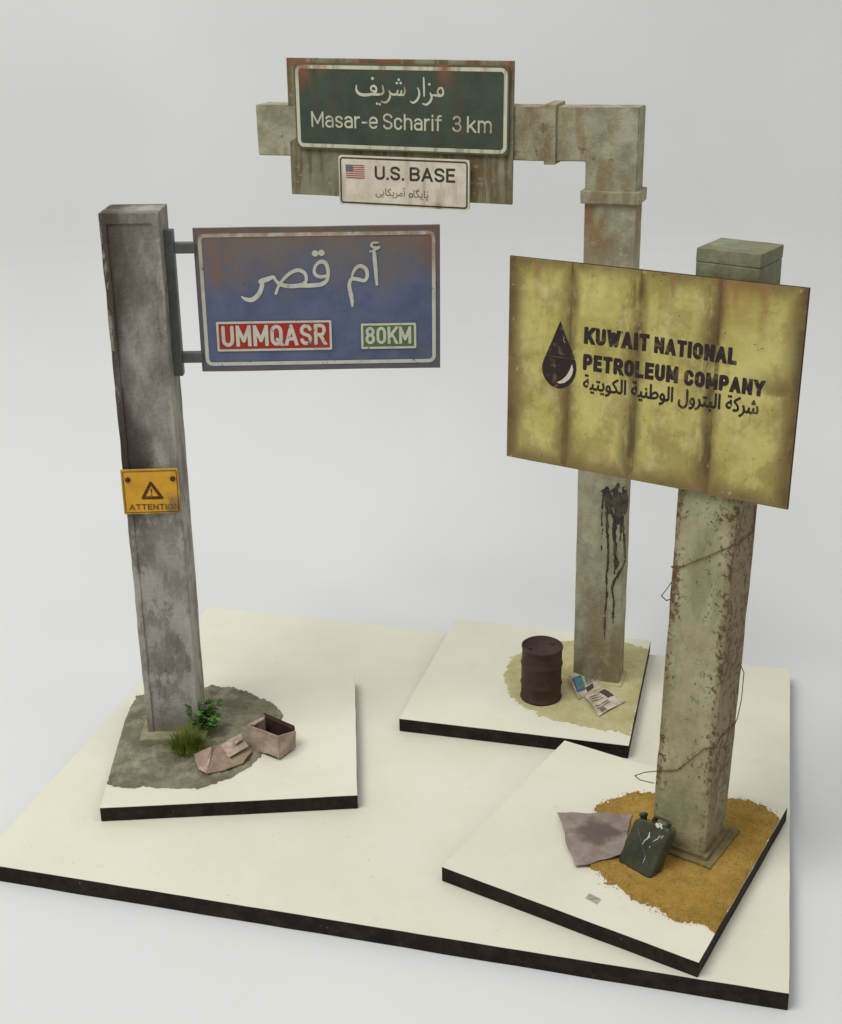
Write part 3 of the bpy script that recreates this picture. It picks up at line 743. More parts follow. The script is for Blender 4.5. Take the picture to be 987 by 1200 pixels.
Q1 = [[(66, 384, 8), (95, 400, 20), (128, 400, 24), (160, 375, 24), (180, 335, 22), (184, 305, 22), (176, 294, 22), (210, 284, 26), (248, 270, 18), (262, 288, 14), (290, 312, 20), (340, 322, 22), (400, 318, 22),
       (430, 303, 18), (440, 278, 16), (428, 245, 18), (390, 230, 20), (345, 248, 18), (305, 285, 16), (278, 325, 14), (264, 365, 14)],
      [(400, 320, 20), (470, 318, 22), (530, 310, 22), (560, 285, 18), (566, 240, 18), (555, 195, 20), (530, 180, 20), (500, 195, 16), (485, 230, 16), (495, 258, 18), (525, 268, 18), (558, 262, 14)],
      [(706, 437, 12), (702, 390, 20), (690, 335, 20), (690, 302, 18), (705, 280, 18), (740, 283, 20), (775, 290, 18), (792, 265, 18), (785, 225, 20), (755, 205, 20), (730, 215, 18), (712, 240, 14), (702, 272, 10)],
      [(832, 130, 20), (840, 220, 20), (848, 312, 14)],
      [(855, 70, 9), (825, 72, 12), (815, 88, 12), (835, 100, 12), (862, 95, 10)], [(808, 122, 9), (835, 113, 10), (862, 100, 9)]]
decal('script_lettering', traced(SA, fy, 4.935, (270, 270), Q1, [(490, 133, 16), (527, 130, 16)], 1.15), .02, MB['cream_a'], bp, fy, SA)
def name_plate(p, col, word, b0, b1, top, hw):
    x0, z0 = ua(*p[0]); x1, z1 = ua(*p[1])
    n = obj('name_plate', *plate(x0, x1, z0, z1, .02, fy - .004, .012), col, bp, SA)
    c = fy - .010
    for nm, st, ce in (('plate_border', ring(x0 + .035, x1 - .035, z0 + .035, z1 - .035, .01, .034), .016),):
        V, F_ = march(*field_strokes(st, ce), lambda a, b, d: (a, c, b)); o1 = (V, F_)
    h0 = ua(*b0); h1 = ua(*b1); hh = ua(*top)[1] - h0[1]
    obj('plate_border', *o1, MB['cream_a'], bp, SA)
    text_decal('plate_lettering', [(word, h0, h1, hh, hw, .11, .8)], .011, MB['cream_a'], bp, c, SA)
name_plate(((255.3, 412), (388.4, 375)), MB['red_a'], 'UMMQASR', (260.8, 406.6), (382.8, 403.8), (261.5, 381.8), .085)
name_plate(((423.7, 409), (487.8, 378)), MB['green_a'], '80KM', (428.7, 403.4), (482, 402.6), (429.5, 383), .085)
# notice on the post
AT = frame(*(MA @ Vector((-.03, -da/2 - .03, 9.04)))[:], .06)
an = obj('notice_plate', *box(-.885, .885, -.035, .035, -.74, .74, .012), MB['amber'], sa, AT, label='amber warning plate with worn corner')
ay = -.041
def ut(px, py): p = hit(AT, px, py, 1, ay); return p.x, p.z
decal('plate_line', ring(-.82, .82, -.68, .67, .02, .010), .01, MB['tri'], an, ay, AT)
tr = [ut(176.6, 566), ut(168, 583.6), ut(189.8, 583.2)]
decal('warning_triangle', [[(*tr[0], .05), (*tr[1], .05), (*tr[2], .05), (*tr[0], .05)], [(*ut(177.5, 573.4), .022), (*ut(177.7, 577.5), .02)], [(*ut(177.7, 580), .024), (*ut(177.7, 580.3), .024)]], .01, MB['tri'], an, ay, AT)
text_decal('notice_lettering', [('ATTENTION', ut(152, 597.8), ut(210.5, 596.8), .195, .10, .10, 1)], .008, MB['attn'], an, ay, AT)
for p in ((149.8, 562.5), (202.4, 561)):
    x, z = ut(*p); V, Fc = lathe([(.085, 0), (.08, .03), (.045, .055)], 12)
    obj('rivet', [(x + a, ay - c, z + b) for a, b, c in V], Fc, MB['rivet'], an, AT, smooth=True)

# ------------------------------------------------------------------ highway sign: elbowed duct with green and white panels
YB = -.335; dB, wB = 1.02, 1.65
MBf = frame(6.42, 43.66, .5, YB, (-.012, .003))
sb = thing('road_sign', 'beige elbowed post carrying a dark green highway sign over a white one', 'road sign', MBf, 'model road signs')
def ub(px, py, y=-dB/2): p = hit(MBf, px, py, 1, y); return p
zc = ub(720, 231).z; zt = 20.06; zb = ub(660, 189).z
obj('post', *box(-wB/2, wB/2, -dB/2, dB/2, .05, zc, .03, 2, 36, .016, 1.2, 2), MB['post_b'], sb, label='stained beige concrete post')
obj('plinth', *box(-wB/2-.1, wB/2+.14, -dB/2-.16, dB/2+.1, .02, .14, .03, 2, 8, .02, 2, 7, axis=0), MB['pale'], sb)
xl = ub(301, 145).x
L_ = [(-wB/2, zc), (wB/2, zc), (wB/2, zt), (xl, zt - .03), (xl, zb - .03), (-wB/2, zb)]
bm = bmesh.new(); a_ = [bm.verts.new((x, -dB/2 - .012, z)) for x, z in L_]; b_ = [bm.verts.new((x, dB/2 + .012, z)) for x, z in L_]
bm.faces.new(a_); bm.faces.new(b_[::-1])
for i in range(6): bm.faces.new((a_[i], b_[i], b_[(i + 1) % 6], a_[(i + 1) % 6]))
bmesh.ops.recalc_face_normals(bm, faces=bm.faces[:]); bmesh.ops.bevel(bm, geom=bm.edges[:], offset=.03, segments=2, affect='EDGES')
for i in range(1, 30): bmesh.ops.bisect_plane(bm, geom=bm.verts[:] + bm.edges[:] + bm.faces[:], plane_co=Vector((xl + (wB/2 - xl) * i / 30, 0, 0)), plane_no=Vector((1, 0, 0)))
for v in bm.verts: v.co = wob(v.co, .016, 1.2, 8)
obj('elbow_duct', *bm_out(bm), MB['pipe'], sb, label='square duct bent over to the side')
z1_, z0_ = ub(720, 224).z, ub(720, 239).z
obj('collar', *box(-wB/2-.12, wB/2+.12, -dB/2-.13, dB/2+.12, z0_, z1_, .03, 2, 6, .012, 2, 3, axis=0), MB['pipe'], sb)
x0_, x1_ = ub(639, 150).x, ub(652.5, 150).x
obj('collar', *box(x0_, x1_, -dB/2-.13, dB/2+.12, zb-.10, zt+.09, .03, 2, 6, .012, 2, 5), MB['pipe'], sb)
# panels
YP = -.349; off = dB/2 + .12
SBk = frame(6.459 - 7.326 * math.cos(YP) + off * math.sin(YP), 43.628 - 7.326 * math.sin(YP) - off * math.cos(YP), 19.678, YP)
def fit_panel(px, y):
    """average left/right/top/bottom of a panel's four photographed corners in the back panel's plane"""
    q = [hit(SBk, a, b, 1, y) for a, b in px]
    return (q[0].x + q[3].x) / 2, (q[1].x + q[2].x) / 2, (q[3].z + q[2].z) / 2, (q[0].z + q[1].z) / 2
x0, x1, z0, z1 = fit_panel(((337, 66), (603, 73), (600.7, 240), (342, 227)), 0)
bk = obj('back_panel', *box(x0, x1, -.05, .05, z0, z1, .015, 2, 14, .014, .8, 3, axis=0), MB['back'], sb, SBk, label='drab olive backing sheet streaked with rust')
x0, x1, z0, z1 = fit_panel(((345, 70), (598, 80), (595, 183), (347, 173)), -.16)
Mg = SBk @ Matrix.Translation(((x0 + x1) / 2, -.12, (z0 + z1) / 2)); gw, gh = (x1 - x0) / 2, (z1 - z0) / 2
gp = obj('sign_panel', *plate(-gw, gw, -gh, gh, .14, -.05, .10), MB['green'], sb, Mg, label='dark green panel with rust along its top')
gy = -.055
def ug(px, py): p = hit(Mg, px, py, 1, gy); return p.x, p.z
decal('border_line', ring(-gw + .11, gw - .11, -gh + .11, gh - .13, .16, .058), .022, MB['cream_g'], gp, gy, Mg)
G1 = [[(548, 245, 8), (550, 290, 18), (580, 320, 22), (630, 326, 22), (680, 318, 18), (708, 302, 15), (712, 270, 16), (690, 250, 16), (668, 265, 14), (676, 290, 14), (712, 295, 12)],
      [(680, 320, 18), (730, 322, 18), (765, 315, 15), (772, 290, 15), (765, 250, 10)],
      [(755, 380, 8), (790, 388, 16), (818, 362, 17), (828, 325, 15), (820, 292, 10)],
      [(824, 305, 12), (850, 322, 15), (878, 320, 15), (892, 288, 10)], [(880, 322, 12), (910, 325, 15), (922, 290, 10)], [(912, 325, 12), (938, 325, 15), (950, 295, 12), (945, 262, 8)]]
G2 = [[(75, 378, 8), (100, 390, 16), (130, 372, 18), (150, 330, 17), (148, 290, 14), (138, 268, 9)], [(187, 185, 12), (190, 260, 16), (192, 335, 12)],
      [(178, 398, 8), (210, 406, 17), (240, 382, 18), (254, 345, 17), (242, 312, 12)],
      [(248, 328, 14), (290, 330, 16), (330, 335, 16), (350, 310, 15), (338, 270, 16), (314, 275, 14), (302, 308, 12), (330, 330, 10)]]
decal('script_lettering', traced(Mg, gy, 7.05, (340, 65), G1, [(680, 190, 11), (718, 398, 9), (742, 403, 9), (898, 200, 9), (882, 228, 9), (914, 228, 9)])
      + traced(Mg, gy, 7.05, (470, 65), G2, [(234, 238, 10)]), .012, MB['cream_g'], gp, gy, Mg)
hh = ug(365.5, 130.4)[1] - ug(365.5, 148.9)[1]
tx = []
for w, a, b in (('Masar-e', (365.3, 148.9), (443, 151.2)), ('Scharif', (449, 151.6), (518, 154.0)), ('3', (530.7, 154.6), (541, 155)), ('km', (547.3, 155.4), (576.4, 156.4))):
    tx.append((w, ug(*a), ug(*b), hh, .060, .11, 1))
text_decal('lettering', tx, .010, MB['cream_g'], gp, gy, Mg)
x0, x1, z0, z1 = fit_panel(((396.5, 181.7), (551.5, 188), (548.5, 247.6), (398, 238.5)), -.26)
Mw = SBk @ Matrix.Translation(((x0 + x1) / 2, -.21, (z0 + z1) / 2)); ww, wh = (x1 - x0) / 2, (z1 - z0) / 2
wp = obj('sign_panel', *plate(-ww, ww, -wh, wh, .08, -.05, .10), MB['white'], sb, Mw, label='small dirty white panel with dark border and flag')
wy = -.055
def uw(px, py): p = hit(Mw, px, py, 1, wy); return p.x, p.z
obj('spacer', *box(x0 + .6, x1 - .6, -.162, -.046, z0 + .4, z1 - .25, .01), MB['back'], sb, SBk)
obj('spacer', *box(-gw + .5, gw - .5, .05, .072, -gh + .3, gh - .3, 0), MB['back'], sb, Mg)
decal('border_line', ring(-ww + .075, ww - .075, -wh + .075, wh - .075, .09, .026), .014, MB['ink'], wp, wy, Mw)
hh = uw(439.6, 194)[1] - uw(439.6, 210.3)[1]
text_decal('lettering', [('U.S. BASE', uw(439.3, 210.5), uw(533.6, 214.4), hh, .085, .10, 1)], .009, MB['ink'], wp, wy, Mw)
font_print('script_lettering', joined('آمریکایی'), uw(440.3, 228.6), uw(475.5, 230.6), .33, wy, MB['ink_thin'], wp, Mw)
font_print('script_lettering', joined('پایگا'), uw(484.6, 231.2), uw(502, 232.2), .33, wy, MB['ink_thin'], wp, Mw)
hx, hz = uw(481.6, 229.0)
decal('script_lettering', [[(hx + .06 * math.cos(k * .6283), hz + .065 * math.sin(k * .6283), .018) for k in range(11)]], .008, MB['ink_thin'], wp, wy, Mw)
fx0, fz1 = uw(405.2, 192.6); fx1, fz0 = uw(427.2, 209.4)
fl = obj('flag', *plate(fx0, fx1, fz0, fz1, 0, wy - .002, .004), MB['flag_white'], wp, Mw)
sh = (fz1 - fz0) / 13
for k in range(0, 13, 2):
    a = fz1 - sh * (k + 1); m_ = plate(fx0, fx1, a, a + sh, 0, wy - .005, .002)
    V, Fc = m_ if k == 0 else merge((V, Fc), m_)
obj('flag_stripes', V, Fc, MB['flag_red'], wp, Mw)
obj('flag_canton', *plate(fx0, fx0 + (fx1 - fx0) * .4, fz1 - sh * 7, fz1, 0, wy - .008, .002), MB['flag_blue'], wp, Mw)
V, Fc = [], []
for r_ in range(5):
    for c_ in range(6):
        x = fx0 + (fx1 - fx0) * .4 * (c_ + .5) / 6; z = fz1 - sh * 7 * (r_ + .5) / 5
        V, Fc = merge((V, Fc), plate(x - .009, x + .009, z - .009, z + .009, 0, wy - .011, .002))
obj('flag_stars', V, Fc, MB['flag_white'], wp, Mw)
# oil run on the post
def uo(zx, zy): p = ub(680 + zx / 6, 540 + zy / 6); return p.x, p.z
oil = []
r = random.Random(3)
for s_ in ([(190, 190, 26), (195, 240, 40), (200, 300, 36), (205, 360, 24)], [(265, 170, 14), (250, 230, 28), (262, 300, 50), (265, 370, 44), (262, 430, 30)], [(318, 215, 20), (318, 260, 36), (318, 320, 34), (310, 365, 24)],
           [(165, 215, 12), (155, 330, 8), (150, 420, 7), (158, 480, 6), (150, 560, 4), (150, 640, 2)], [(185, 360, 14), (190, 480, 12), (196, 600, 10), (198, 700, 9), (185, 820, 10), (186, 960, 9), (176, 1080, 8), (172, 1200, 6), (172, 1250, 3)],
           [(240, 380, 18), (238, 480, 16), (245, 600, 18), (246, 700, 12), (240, 790, 8)], [(290, 390, 20), (288, 470, 10), (282, 560, 8)], [(305, 370, 10), (306, 500, 10), (316, 620, 9), (318, 690, 8), (300, 750, 8), (270, 790, 14), (240, 850, 14), (224, 900, 10), (236, 970, 10), (234, 1060, 10), (232, 1135, 9)],
           [(258, 680, 6), (268, 720, 8), (250, 760, 7)], [(205, 215, 10), (240, 200, 8), (265, 160, 10), (280, 190, 8)], [(225, 300, 20), (300, 300, 24), (320, 300, 20)], [(145, 215, 6), (175, 195, 8)], [(215, 330, 14), (235, 400, 16), (250, 470, 12)], [(300, 200, 14), (300, 260, 16), (300, 350, 14)], [(180, 230, 20), (182, 300, 18), (190, 350, 12)], [(278, 230, 20), (284, 330, 24), (282, 400, 18)], [(212, 240, 18), (228, 320, 16)], [(300, 190, 6), (325, 180, 5), (330, 215, 6)]):
    oil.append([(*uo(a, b), w * (.55 if b < 440 else .66) / 6 / 32) for a, b, w in catmull(s_, 4)])
decal('oil_stain', oil, .011, MB['oil'], sb, -dB/2 - .017, MBf, .03, 'glossy black oil running down the post', .034)

# ------------------------------------------------------------------ company sign: rusty green post with yellow panel
YC = -.585; wC, dC = 1.661, 1.58; hC = 17.62
MCf = frame(7.833, 33.661, .5, YC, (.009, -.001))
sc_ = thing('road_sign', 'rusty green post carrying a stained yellow oil company board with black drop', 'road sign', MCf, 'model road signs')
obj('post', *box(-wC/2, wC/2, -dC/2, dC/2, .1, hC - .34, .04, 2, 36, .02, 1.2, 5), MB['post_c'], sc_, label='grey-green square post speckled with rust')
V, Fc = box(-wC/2, wC/2, -dC/2, dC/2, hC - .338, hC, .022, 2, 4, .014, 2, 3, axis=0)
obj('cap', V, Fc, MB['post_c'], sc_)
obj('plinth', *box(-wC/2-.12, wC/2+.12, -dC/2-.12, dC/2+.12, .05, .33, .03, 2, 8, .02, 2.4, 2, axis=0), MB['cement'], sc_)
obj('footing', *box(-wC/2-.34, wC/2+.34, -dC/2-.32, dC/2+.32, .02, .2, .03, 2, 8, .03, 2.4, 5, axis=0), MB['cement'], sc_)
YS = -.555; offc = dC/2 + .12
SC = frame(7.833 - 1.777 * math.cos(YS) + offc * math.sin(YS), 33.661 - 1.777 * math.sin(YS) - offc * math.cos(YS), 14.658, YS)
cw, ch = 4.014, 2.822
yp = obj('sign_panel', *box(-cw, cw, -.02, .055, -ch, ch, .01, 1, 10, .01, .6, 2, axis=0), MB['brown_edge'], sc_, SC, label='stained yellow board of eight sheets')
obj('mounting_plate', *box(.9, 2.6, .05, .20, -1.6, 1.6, .02), MB['steel'], sc_, SC)
cols = (-cw + .015,) + SEAMS + (cw - .015,); rows = (-ch + .015, MIDZ, ch - .015)
for i in range(4):
    for j in range(2):
        g = .0015
        V, Fc = box(cols[i] + (g if i else 0), cols[i + 1] - (g if i < 3 else 0), -.052 - .002 * ((i + j) % 2), -.015, rows[j] + (g if j else 0), rows[j + 1] - (g if not j else 0), .004, 1)
        obj('sheet', V, Fc, MB['yellow'], yp, SC)
cy = -.058
def uc(px, py): p = hit(SC, px, py, 1, cy); return p.x, p.z
tx = []
for w, a, b, t in (('KUWAIT', (684.3, 402.7), (760.5, 412.1), (684.3, 382.8)), ('NATIONAL', (766.2, 413.4), (863, 428.1), (766.2, 394)), ('PETROLEUM', (683.0, 433.5), (794.3, 449.6), (683, 414.2)), ('COMPANY', (801, 451.3), (895, 465.5), (801, 432.6))):
    tx.append((w, uc(*a), uc(*b), uc(*t)[1] - uc(*a)[1], .125, .065, .66))
text_decal('lettering', tx, .012, MB['ink_c'], yp, cy, SC)
font_print('script_lettering', joined('شركة البترول الوطنية الكويتية'), uc(683.5, 455.2), uc(888, 486), .54, cy, MB['ink_c'], yp, SC, .014)
# the oil drop: outline filled by distance field
dz = [(228, 97), (205, 150), (170, 235), (128, 330), (103, 390), (95, 440), (108, 500), (145, 553), (190, 582), (228, 588), (272, 574), (312, 540), (338, 485), (342, 430), (330, 372), (300, 290), (262, 195), (240, 130)]
dp = [uc(620 + a / 6.17, 360 + b / 6.17) for a, b in dz]
dp = [tuple(p[:2]) for p in catmull(dp + [dp[0]], 4)][:-1]
cz_ = [uc(620 + a / 6.17, 360 + b / 6.17) for a, b in ((198, 544), (225, 552), (258, 546), (290, 522), (312, 488), (320, 450), (312, 408), (298, 448), (272, 494), (238, 526))]
xs = np.arange(min(p[0] for p in dp) - .05, max(p[0] for p in dp) + .05, .02); ys = np.arange(min(p[1] for p in dp) - .05, max(p[1] for p in dp) + .05, .02)
D = np.maximum(poly_field(dp, xs, ys), -poly_field(cz_, xs, ys))
la, lb = uc(620 + 110/6.17, 360 + 347/6.17), uc(620 + 335/6.17, 360 + 378/6.17)
Xg, Yg = np.meshgrid(xs, ys); D = np.maximum(D, -(seg_dist(Xg, Yg, la, lb, .007, .007)))
V, Fc = march(xs, ys, D, lambda a, b, d: (a, cy, b)); obj('drop_emblem', V, Fc, MB['ink_c'], yp, SC)
Dh = poly_field(cz_, xs, ys)
V, Fc = march(xs, ys, Dh, lambda a, b, d: (a, cy - .002, b)); obj('drop_highlight', V, Fc, MB['hilite'], yp, SC)
q = [uc(620 + a / 6.17, 360 + b / 6.17) for a, b in ((253, 222), (250, 238), (258, 252))]
decal('drop_glint', [[(x, z, .012), (x + .005, z, .012)] for x, z in q], .006, MB['hilite'], yp, cy - .003, SC)

# wire wound round the post
def wf(px, py): return MCf @ hit(MCf, px, py, 1, -dC/2 - .035)
def wr(px, py): return MCf @ hit(MCf, px, py, 0, wC/2 + .035)
def wl(x, y, z): return MCf @ Vector((x, y, z))
p0 = hit(MCf, 800, 664, 1, -dC/2 - .035); p1 = hit(MCf, 862, 852, 0, wC/2 + .035)
def corner(pa, pb):
    a, b = MCf.inverted() @ pa, MCf.inverted() @ pb
    return wl(wC/2 + .045, -dC/2 - .045, (a.z + b.z) / 2)
path = [wr(885, 592), wr(884.5, 612), wr(882, 624), corner(wr(882, 624), wf(862, 638)), wf(862, 638), wf(832, 651), wf(800, 664), wl(-wC/2 - .05, -dC/2 + .05, p0.z - .12), wl(-wC/2 - .06, -.2, p0.z - .5),
        wl(-wC/2 - .12, -dC/2 + .10, p0.z - .78), wl(-wC/2 - .24, -dC/2 - .02, p0.z - 1.02), wl(-wC/2 - .12, -dC/2 + .06, p0.z - 1.16), wl(-wC/2 - .05, 0, p0.z - 1.3), wl(-wC/2 - .05, dC/2, p0.z - 1.6), wl(-wC/2 + .1, dC/2 + .05, p0.z - 1.8),
        wl(.2, dC/2 + .05, p1.z + 2.4), wl(wC/2 - .1, dC/2 + .06, p1.z + 2.0), wl(wC/2 + .07, dC/2 + .05, p1.z + 1.7), wl(wC/2 + .10, dC/2 - .02, p1.z + .9), wl(wC/2 + .06, dC/2 - .08, p1.z + .3), wr(861, 849), wr(845, 864), corner(wr(845, 864), wf(826, 877)), wf(826, 877), wf(815, 886), wf(793, 903), wf(772, 903.5)]
tail = [hit(MCf, 756, 905, 1, -dC/2 - .05), hit(MCf, 744, 909, 1, -dC/2 + .05), hit(MCf, 750, 914, 1, -dC/2 + .25), hit(MCf, 767, 918, 1, -dC/2 + .4)]
path += [MCf @ p for p in tail]
pts = [Vector(p) for p in catmull([tuple(a.lerp(b, t)) for a, b in zip(path[:-1], path[1:]) for t in (0, .12, .88)] + [tuple(path[-1])], 3)]
Mwire = frame(7.833, 33.661, .5, YC)
wt = obj('wire', *tube([Mwire.inverted() @ p for p in pts], .0145, 6), MB['wire'], None, Mwire, smooth=True)
wt['label'] = 'thin rusty wire wound around the green post below the yellow board'; wt['category'] = 'wire'

# ------------------------------------------------------------------ barrel
c = ground(634, 815, T + .05)
Mb = frame(c.x, c.y, T + .035)
R0, H0 = .715, 2.02
bt = thing('oil_barrel', 'dark rusty oil barrel standing on pale sand', 'barrel', Mb)
pr = [(R0 - .03, 0), (R0 + .012, .0), (R0 + .022, .04), (R0 + .012, .08), (R0 - .012, .09)]
def rib(z): return [(R0 - .012, z - .07), (R0 + .008, z - .045), (R0 + .022, z), (R0 + .008, z + .045), (R0 - .012, z + .07)]
pr += [(R0 - .012, .3)] + rib(.60) + [(R0 - .014, 1.0)] + rib(1.36) + [(R0 - .012, 1.7), (R0 - .012, H0 - .09), (R0 + .008, H0 - .08), (R0 + .016, H0 - .04), (R0 + .008, H0), (R0 - .035, H0), (R0 - .045, H0 - .05)]
V, Fc = lathe(pr, 56); V = [tuple(wob(v, .016, 1.8, 3)) for v in V]
obj('drum', V, Fc, MB['rust'], bt, smooth=True)
for x, y, r_ in ((.36, .22, .09), (-.42, -.12, .05)):
    V, Fc = lathe([(r_, 0), (r_, .03), (r_ * .7, .04)], 14)
    obj('bung', [(a + x, b + y, z + H0 - .055) for a, b, z in V], Fc, MB['rust'], bt)

# ------------------------------------------------------------------ jerry can
a0, b0 = ground(722.5, 1009, T + .1), ground(762, 1031, T + .1)
yaw = math.atan2(b0.y - a0.y, b0.x - a0.x)
jw = (b0 - a0).length / 2 * .98; jh, jd = 1.56, .24
mid = (a0 + b0) / 2
Mj = frame(mid.x, mid.y, T + .09, yaw) @ Matrix.Rotation(math.radians(-33), 4, 'X') @ Matrix.Translation((0, jd, 0))
jc = thing('jerry_can', 'dark olive fuel can with white scuffs leaning on the green post', 'fuel can', Mj)
def can_half(y0, y1, name):
    P = []
    for cx, cz, a, rr in ((jw, jh - .02, 0, .13), (-jw, jh - .02, 90, .13), (-jw, 0, 180, .12), (jw, 0, 270, .12)):
        sx = math.copysign(1, cx); sz = 1 if cz > .5 else -1
        for k in range(6):
            w = math.radians(a + 18 * k); P.append((cx - sx * rr + rr * math.cos(w), cz - sz * rr + rr * math.sin(w)))
    # sloping shoulder on the spout side
    P = [(x, z - (.18 * max(0, (-x - jw * .35) / (jw * .65)) if z > jh * .7 else 0)) for x, z in P]
    bm = bmesh.new(); f_ = bm.faces.new([bm.verts.new((x, y0, z)) for x, z in P])
    e = bmesh.ops.extrude_face_region(bm, geom=[f_])
    for v in [g for g in e['geom'] if isinstance(g, bmesh.types.BMVert)]: v.co.y = y1
    bmesh.ops.recalc_face_normals(bm, faces=bm.faces[:])
    rim = [ed for ed in bm.edges if abs(ed.verts[0].co.y - y0) < 1e-5 and abs(ed.verts[1].co.y - y0) < 1e-5]
    bmesh.ops.bevel(bm, geom=rim, offset=.07, segments=4, affect='EDGES', profile=.5)
    return bm_out(bm)
obj('front_shell', *can_half(-jd, -.012, 'f'), MB['can'], jc)
obj('rear_shell', *can_half(jd, .012, 'r'), MB['can'], jc)
V, Fc = can_half(-.02, .02, 's'); obj('weld_seam', [(x * 1.035, y * .6, (z - jh / 2) * 1.03 + jh / 2) for x, y, z in V], Fc, MB['can'], jc)
for s_ in (-1, 1):
    st = [[(s_ * jw * .62, jh * .2, .022), (-s_ * jw * .62, jh * .72, .022)]]
    xs_, ys_, D_ = field_strokes(st, .014)
    V, Fc = march(xs_, ys_, D_, lambda a, b, d: (a, -jd - min(-d, .022) * .9, b)); obj('pressed_rib', V, Fc, MB['can'], jc, smooth=True)
for k, y in enumerate((-.11, 0, .11)):
    obj('handle', *tube(catmull([(-.12, y, jh - .06), (-.08, y, jh + .07), (.02, y, jh + .10), (.28, y, jh + .10), (.36, y, jh + .06), (.38, y, jh - .03)], 4), .028, 8), MB['can'], jc, smooth=True)
V, Fc = lathe([(.10, 0), (.10, .10), (.125, .11), (.125, .19), (.08, .21)], 16)
M_ = Matrix.Translation((-jw + .16, 0, jh - .16)) @ Matrix.Rotation(math.radians(-28), 4, 'Y')
obj('spout', [tuple(M_ @ Vector(v)) for v in V], Fc, MB['can'], jc, smooth=True)
sc2 = [[(-.03, jh * .58, .012), (.05, jh * .66, .02), (.03, jh * .76, .014)], [(.04, jh * .66, .02), (.09, jh * .69, .012)], [(-.05, jh * .5, .01), (-.02, jh * .58, .014)], [(.22, jh * .62, .008), (.31, jh * .70, .016), (.36, jh * .72, .01)],
       [(.34, jh * .74, .016), (.38, jh * .80, .010)], [(.2, jh * .52, .012), (.21, jh * .54, .01)], [(.20, jh * .20, .006), (.19, jh * .34, .009)], [(.43, jh * .76, .01), (.46, jh * .82, .012)],
       [(.14, jh * .95, .045), (.2, jh * .93, .05)], [(.27, jh * .96, .03), (.33, jh * .93, .028)], [(.2, jh * .985, .02), (.30, jh * .98, .02)]]
xs_, ys_, D_ = field_strokes([catmull(s_, 3) if len(s_) > 2 else s_ for s_ in sc2], .008)
V, Fc = march(xs_, ys_, D_, lambda a, b, d: (a, -jd - .004 - min(-d, .012), b)); obj('paint_scuff', V, Fc, MB['scuff'], jc)

# ------------------------------------------------------------------ papers
def sheet(name, px, mat, parent=None, M=None, nx=14, ny=10, curl=None, z=T + .06, thick=.012, label=None, tear=0.0):
    """a paper from four photographed corners (clockwise from upper left), laid on the ground with its own curl"""
    q = [ground(a, b, z) for a, b in px]
    c = (q[0] + q[1] + q[2] + q[3]) / 4
    if M is None: M = frame(c.x, c.y, z)
    inv = M.inverted(); V, Fc = [], []
    for s_ in (0, 1):
        for j in range(ny + 1):
            for i in range(nx + 1):
                u, v = i / nx, j / ny
                p = (q[0] * (1 - u) + q[1] * u) * (1 - v) + (q[3] * (1 - u) + q[2] * u) * v
                h = curl(u, v) if curl else 0
                if tear: p = p + Vector((*mnoise.noise_vector(p * 2.2)[:2], 0)) * tear * max(abs(u - .5), abs(v - .5)) * 2
                V.append(inv @ (p + Vector((0, 0, h - s_ * thick))))
    n = (nx + 1) * (ny + 1)
    for j in range(ny):
        for i in range(nx):
            a = j * (nx + 1) + i; f = [a, a + nx + 1, a + nx + 2, a + 1]
            Fc.append(f); Fc.append([k + n for k in f[::-1]])
    rim = [i for i in range(nx + 1)] + [j * (nx + 1) + nx for j in range(1, ny + 1)] + [ny * (nx + 1) + i for i in range(nx - 1, -1, -1)] + [j * (nx + 1) for j in range(ny - 1, 0, -1)]
    for a, b in zip(rim, rim[1:] + rim[:1]): Fc.append([a, b, b + n, a + n])
    o = obj(name, V, Fc, mat, parent, M, smooth=False, label=label)
    return o, M
mp, Mm = sheet('map_sheet', ((654, 952), (742, 953), (728, 1003), (674, 1013)), MB['mapm'], curl=lambda u, v: -.12 * max(0, 1 - u * 2) + .12 * max(0, .5 - u) ** 2 * 4 * (1 - v) + .05 * math.sin(u * 5 + v * 2) * .5 + .03 * v, z=T + .17, nx=24, ny=20, tear=.07)
mp['label'] = 'creased mauve paper sheet with dark blot lying beside the fuel can'; mp['category'] = 'paper'
tg, Mt = sheet('paper_scrap', ((690.5, 1046.5), (704.5, 1053.5), (700, 1059.5), (686, 1052)), MB['tag'], z=T + .016, nx=4, ny=2, thick=.01)
tg['label'] = 'tiny grey printed paper strip lying on the white plate'; tg['category'] = 'paper'
def tagp(a, b):
    p = Mt.inverted() @ ground(a, b, T + .02); return p.x, p.y
st = []
for k in (.28, .55, .8):
    a = (690.5 + (686 - 690.5) * k + 1.4, 1046.5 + (1052 - 1046.5) * k + .8); b = (704.5 + (700 - 704.5) * k - 1.4, 1053.5 + (1059.5 - 1053.5) * k - .8)
    n = 6
    for i in range(n):
        if (i * 7 + int(k * 10)) % 4 == 0: continue
        u0, u1 = i / n, (i + .72) / n
        st.append([(*tagp(a[0] + (b[0] - a[0]) * u0, a[1] + (b[1] - a[1]) * u0), .011), (*tagp(a[0] + (b[0] - a[0]) * u1, a[1] + (b[1] - a[1]) * u1), .011)])
V, Fc = march(*field_strokes(st, .008), lambda a, b, d: (a, b, .004)); obj('print_lines', V, Fc, MB['text'], tg, Mt)

